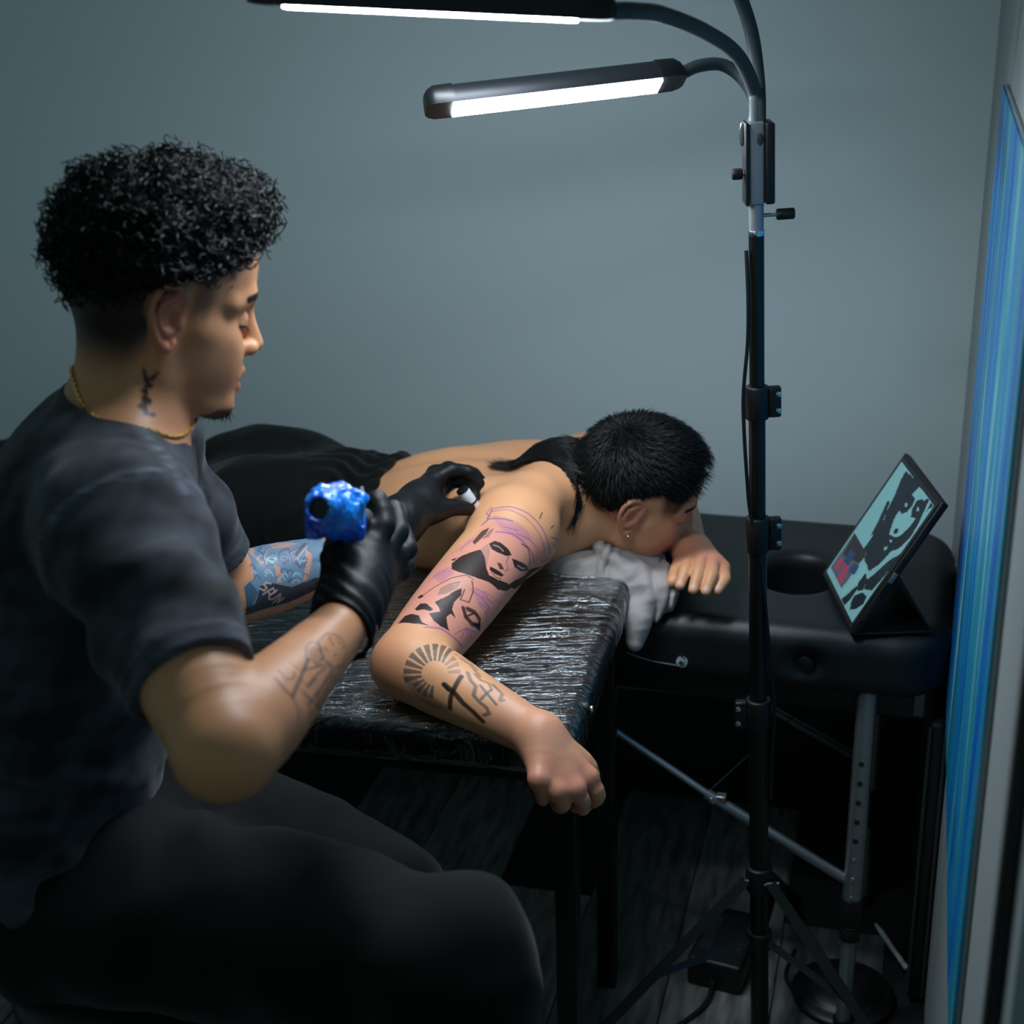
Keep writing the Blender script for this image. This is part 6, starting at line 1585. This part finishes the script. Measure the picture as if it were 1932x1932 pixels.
# ------------------------------------------------------------------ tablet on its folding case
SCREEN_ART = [('n', [(0.186, 0.983), (0.415, 1.003), (0.57, 0.996), (0.54, 0.91), (0.437, 0.874), (0.472, 0.763), (0.416, 0.667), (0.381, 0.626), (0.323, 0.681), (0.271, 0.808), (0.192, 0.92)]),
              ('n', [(0.415, 1.003), (0.997, 0.995), (1.059, 0.919), (1.048, 0.774), (0.972, 0.624), (0.838, 0.553), (0.815, 0.483), (0.792, 0.413), (0.706, 0.316), (0.529, 0.323), (0.367, 0.377), (0.379, 0.484), (0.352, 0.596), (0.434, 0.702), (0.453, 0.794), (0.42, 0.897)]),
              ('c', [(0.579, 0.999), (0.832, 1.001), (0.799, 0.962), (0.854, 0.862), (0.861, 0.775), (0.806, 0.665), (0.749, 0.63), (0.617, 0.602), (0.531, 0.699), (0.51, 0.795), (0.494, 0.846), (0.54, 0.91)]),
              ('n', [(0.437, 0.874), (0.535, 0.913), (0.641, 0.916), (0.673, 0.871), (0.655, 0.809), (0.593, 0.769), (0.498, 0.772), (0.436, 0.817)]),
              ('n', [(0.685, 0.922), (0.767, 0.965), (0.852, 0.962), (0.884, 0.909), (0.853, 0.835), (0.771, 0.814), (0.705, 0.855)]),
              ('c', [(0.526, 0.839), (0.573, 0.85), (0.602, 0.833), (0.569, 0.821)]),
              ('c', [(0.762, 0.894), (0.797, 0.906), (0.822, 0.887), (0.792, 0.875)]),
              ('n', [(0.66, 0.673), (0.706, 0.686), (0.734, 0.665), (0.707, 0.636), (0.661, 0.637)]),
              ('c', [(0.687, 0.584), (0.741, 0.6), (0.745, 0.584), (0.71, 0.573)]),
              ('c', [(0.68, 0.518), (0.731, 0.542), (0.746, 0.522), (0.717, 0.501)]),
              ('c', [(0.99, 0.992), (1.034, 0.981), (1.036, 0.849), (1.04, 0.711), (0.977, 0.608), (0.868, 0.526), (0.817, 0.523), (0.937, 0.627), (0.971, 0.719), (0.965, 0.831), (0.95, 0.951)]),
              ('c', [(0.869, 0.995), (0.921, 0.995), (0.949, 0.924), (0.981, 0.837), (0.96, 0.821), (0.908, 0.918)]),
              ('n', [(1.011, 0.604), (1.039, 0.564), (1.006, 0.474), (0.981, 0.354), (0.958, 0.26), (0.827, 0.212), (0.767, 0.263), (0.821, 0.346), (0.865, 0.433), (0.918, 0.516)]),
              ('n', [(0.652, 0.285), (0.772, 0.274), (0.821, 0.201), (0.754, 0.163), (0.702, 0.158), (0.646, 0.221)]),
              ('n', [(0.742, 0.116), (0.826, 0.186), (0.941, 0.203), (0.973, 0.151), (0.911, 0.074), (0.825, 0.031), (0.766, 0.067)]),
              ('n', [(0.577, 0.009), (0.626, 0.082), (0.671, 0.171), (0.723, 0.176), (0.72, 0.072), (0.697, 0.003)]),
              ('c', [(0.556, 0.325), (0.64, 0.324), (0.673, 0.276), (0.661, 0.201), (0.606, 0.117), (0.55, 0.032), (0.507, 0.021), (0.52, 0.124), (0.56, 0.229)]),
              ('n', [(0.216, 0.73), (0.27, 0.749), (0.375, 0.614), (0.391, 0.507), (0.333, 0.476), (0.299, 0.576)]),
              ('b', [(0.031, 0.37), (0.477, 0.366), (0.461, 0.045), (0.024, 0.048)]),
              ('k', [(0.038, 0.368), (0.463, 0.365), (0.467, 0.28), (0.088, 0.191)]),
              ('p', [(0.075, 0.168), (0.166, 0.176), (0.184, 0.1), (0.082, 0.067)]),
              ('p', [(0.214, 0.186), (0.342, 0.192), (0.397, 0.062), (0.271, 0.054)]),
              ('s', [(0.151, 0.273), (0.297, 0.294), (0.296, 0.183), (0.178, 0.172)]),
              ('s', [(0.374, 0.242), (0.5, 0.267), (0.515, 0.193), (0.37, 0.168)])]
ART_COL = {'c': s2l((150, 222, 232)), 'n': s2l((16, 28, 44)), 'b': s2l((96, 104, 120)), 'k': s2l((44, 42, 46)), 'p': s2l((190, 70, 110)), 's': s2l((40, 74, 128))}
tBL, tBR = pz(1554, 1082, 0.712), pz(1606, 1188, 0.712)
tu = nrm(tBR - tBL); tw_ = np.linalg.norm(tBR - tBL); th_ = 0.236
tv = nrm(A((0.505, 0.0, 0.863)) - tu * (A((0.505, 0, 0.863)) @ tu)); tn = np.cross(tu, tv)
if tn[0] > 0: tn = -tn                                    # the screen looks back at the lying person
tab = empty('tablet', lerp(tBL, tBR, 0.5), 'tablet propped on the black table showing a pale blue drawn portrait', 'tablet')
cen = lerp(tBL, tBR, 0.5) + tv * th_ / 2
m_tab = mat('tablet_case', s2l((14, 15, 17)), 0.5)
MB().box(cen - tn * 0.006, (tw_ / 2 + 0.005, th_ / 2 + 0.005, 0.006), (tu, tv, tn), 0.0025).build('case_shell', m_tab, tab)
MB().box(cen + tn * 0.0004, (tw_ / 2 - 0.001, th_ / 2 - 0.001, 0.0008), (tu, tv, tn)).build('glass_bezel', mat('bezel', (0.006, 0.006, 0.007), 0.15), tab, False)
gw, gh = 96, 116
U, Vv = np.meshgrid(np.linspace(0, 1, gw), np.linspace(0, 1, gh))
uvp = np.stack([U.ravel(), Vv.ravel()], 1)
col = np.tile(ART_COL['c'], (len(uvp), 1)) * (0.90 + 0.10 * uvp[:, 1:2])
for key, pg in SCREEN_ART: col[in_poly(uvp, pg)] = ART_COL[key]
Pm = tBL + tn * 0.0016 + tu * ((0.04 + 0.92 * U.ravel()) * tw_)[:, None] + tv * ((0.035 + 0.93 * Vv.ravel()) * th_)[:, None]
ii = (np.arange(gh - 1)[:, None] * gw + np.arange(gw - 1)[None]).ravel()
q = np.stack([ii, ii + 1, ii + gw + 1, ii + gw], 1)
me = poly_mesh('screen', Pm, q if np.cross(tu, tv) @ tn > 0 else q[:, ::-1])
at = me.color_attributes.new('Col', 'FLOAT_COLOR', 'POINT'); at.data.foreach_set('color', np.concatenate([col, np.ones((len(col), 1))], 1).astype(np.float32).ravel())
m_scr = mat('lit_screen', (0, 0, 0), 0.2, emit=(1, 1, 1), estr=0.42)
a = N(m_scr, 'ShaderNodeVertexColor'); a.layer_name = 'Col'; L(m_scr, a.outputs['Color'], bsdf(m_scr).inputs['Emission Color'])
link_mesh('screen', me, m_scr, tab, False)
# case flap: a plate on the table and a slanted prop behind
bx = nrm(A((tv[0], tv[1], 0)) - tu * (A((tv[0], tv[1], 0)) @ tu))
fb = 0.125
MB().box(lerp(tBL, tBR, 0.5) + bx * fb / 2 - Z3 * 0.0085, (tw_ / 2, fb / 2, 0.002), (tu, bx, Z3), 0.0012).build('case_base', m_tab, tab)
p_hi = lerp(tBL, tBR, 0.5) + tv * th_ * 0.46 - tn * 0.013; p_lo = lerp(tBL, tBR, 0.5) + bx * (fb - 0.004) - Z3 * 0.005
pv = nrm(p_hi - p_lo)
MB().box((p_hi + p_lo) / 2, (tw_ / 2, np.linalg.norm(p_hi - p_lo) / 2, 0.002), (tu, pv, np.cross(tu, pv)), 0.001).build('case_prop', m_tab, tab)
# speaker slots and a port on the near edge
m_slot = mat('slot_metal', s2l((90, 84, 74)), 0.4, metal=0.7)
for k0 in (0.10, 0.60):
    for i in range(12):
        MB().box(tBR + tu * 0.0052 + tv * (th_ * (k0 + 0.016 * i)) - tn * 0.005, (0.0004, 0.0006, 0.0028), (tu, tv, tn)).build('speaker_slot', m_slot, tab, False)
MB().box(tBR + tu * 0.0056 + tv * th_ * 0.44 - tn * 0.005, (0.001, 0.009, 0.0034), (tu, tv, tn), 0.0008).build('case_clasp', m_alu, tab)

# ------------------------------------------------------------------ things on the floor
ad = empty('power_adapter', pz(1365, 1805, 0.0), 'black power adapter with a green light on the floor beside the tripod', 'adapter')
a0, a1 = pz(1392, 1765, 0.0), pz(1345, 1868, 0.0)
adx = nrm(A((a1 - a0)[:2].tolist() + [0.0])); ady = np.cross(Z3, adx); al = np.linalg.norm(a1 - a0) / 2
acn = (a0 + a1) / 2 + Z3 * 0.03
MB().box(acn, (al, 0.048, 0.028), (adx, ady, Z3), 0.006).build('housing', m_black, ad)
m_led = mat('green_led', (0, 0.3, 0.05), 0.3, emit=(0.05, 1.0, 0.15), estr=3.0)
lp_ = pz(1394, 1786, 0.0585)
MB().cyl(lp_ - Z3 * 0.002, lp_ + Z3 * 0.002, 0.0028, 12, 0.0008).build('green_light', m_led, ad)
for i in range(16):
    c = acn + adx * (al * (-0.55 + 0.075 * i)) + Z3 * 0.0285 - ady * (0.028 if (ady @ A((1, 0, 0))) > 0 else -0.028)
    MB().box(c, (0.0012, 0.010, 0.0015), (adx, ady, Z3)).build('vent_rib', m_pipe, ad, False)
MB().tube(spline([acn + adx * al - Z3 * 0.01, acn + adx * (al + 0.05) - Z3 * 0.022, acn + adx * (al + 0.12) - Z3 * 0.026 - ady * 0.03], 6), 0.004, 8).build('cord', m_black, ad)

fp_c = pz(1590, 1878, 0.0)
fp = empty('foot_pedal', fp_c, 'round black foot pedal on the floor under the table leg', 'pedal')
f = Field(); f.ell(fp_c + Z3 * 0.006, (0.088, 0.088, 0.014), None, 0); f.ell(fp_c + Z3 * 0.016, (0.062, 0.062, 0.012), None, 0.006)
f.plane((0, 0, 0.0005), (0, 0, -1), fp_c - 0.2, fp_c + A((0.2, 0.2, 0.004)), 0.001)
field_obj('pedal_body', f, 0.004, m_black, fp, 1)
MB().tube(spline([fp_c + A((-0.08, 0, 0.008)), fp_c + A((-0.09, 0.05, 0.005)), fp_c + A((-0.06, 0.12, 0.005))], 6), 0.003, 8).build('cord', m_black, fp)

s0, s1 = pz(1651, 1742, 0.007), pz(1711, 1828, 0.007)
sd = nrm(s1 - s0)
sty = empty('stylus', (s0 + s1) / 2 - Z3 * 0.006, 'white drawing stylus lying on the dark floor', 'stylus')
m_sty = mat('stylus_white', s2l((205, 215, 212)), 0.35)
MB().tube([s0 + sd * 0.022, s1 - sd * 0.002, s1], [0.0045, 0.0045, 0.0030], 14).build('barrel', m_sty, sty)
MB().tube([s0, s0 + sd * 0.004, s0 + sd * 0.022], [0.0008, 0.0018, 0.0045], 14).build('tip', m_sty, sty)
MB().tube([s1 - sd * 0.016, s1 - sd * 0.013], [0.0047, 0.0047], 14).build('band', m_alu, sty)
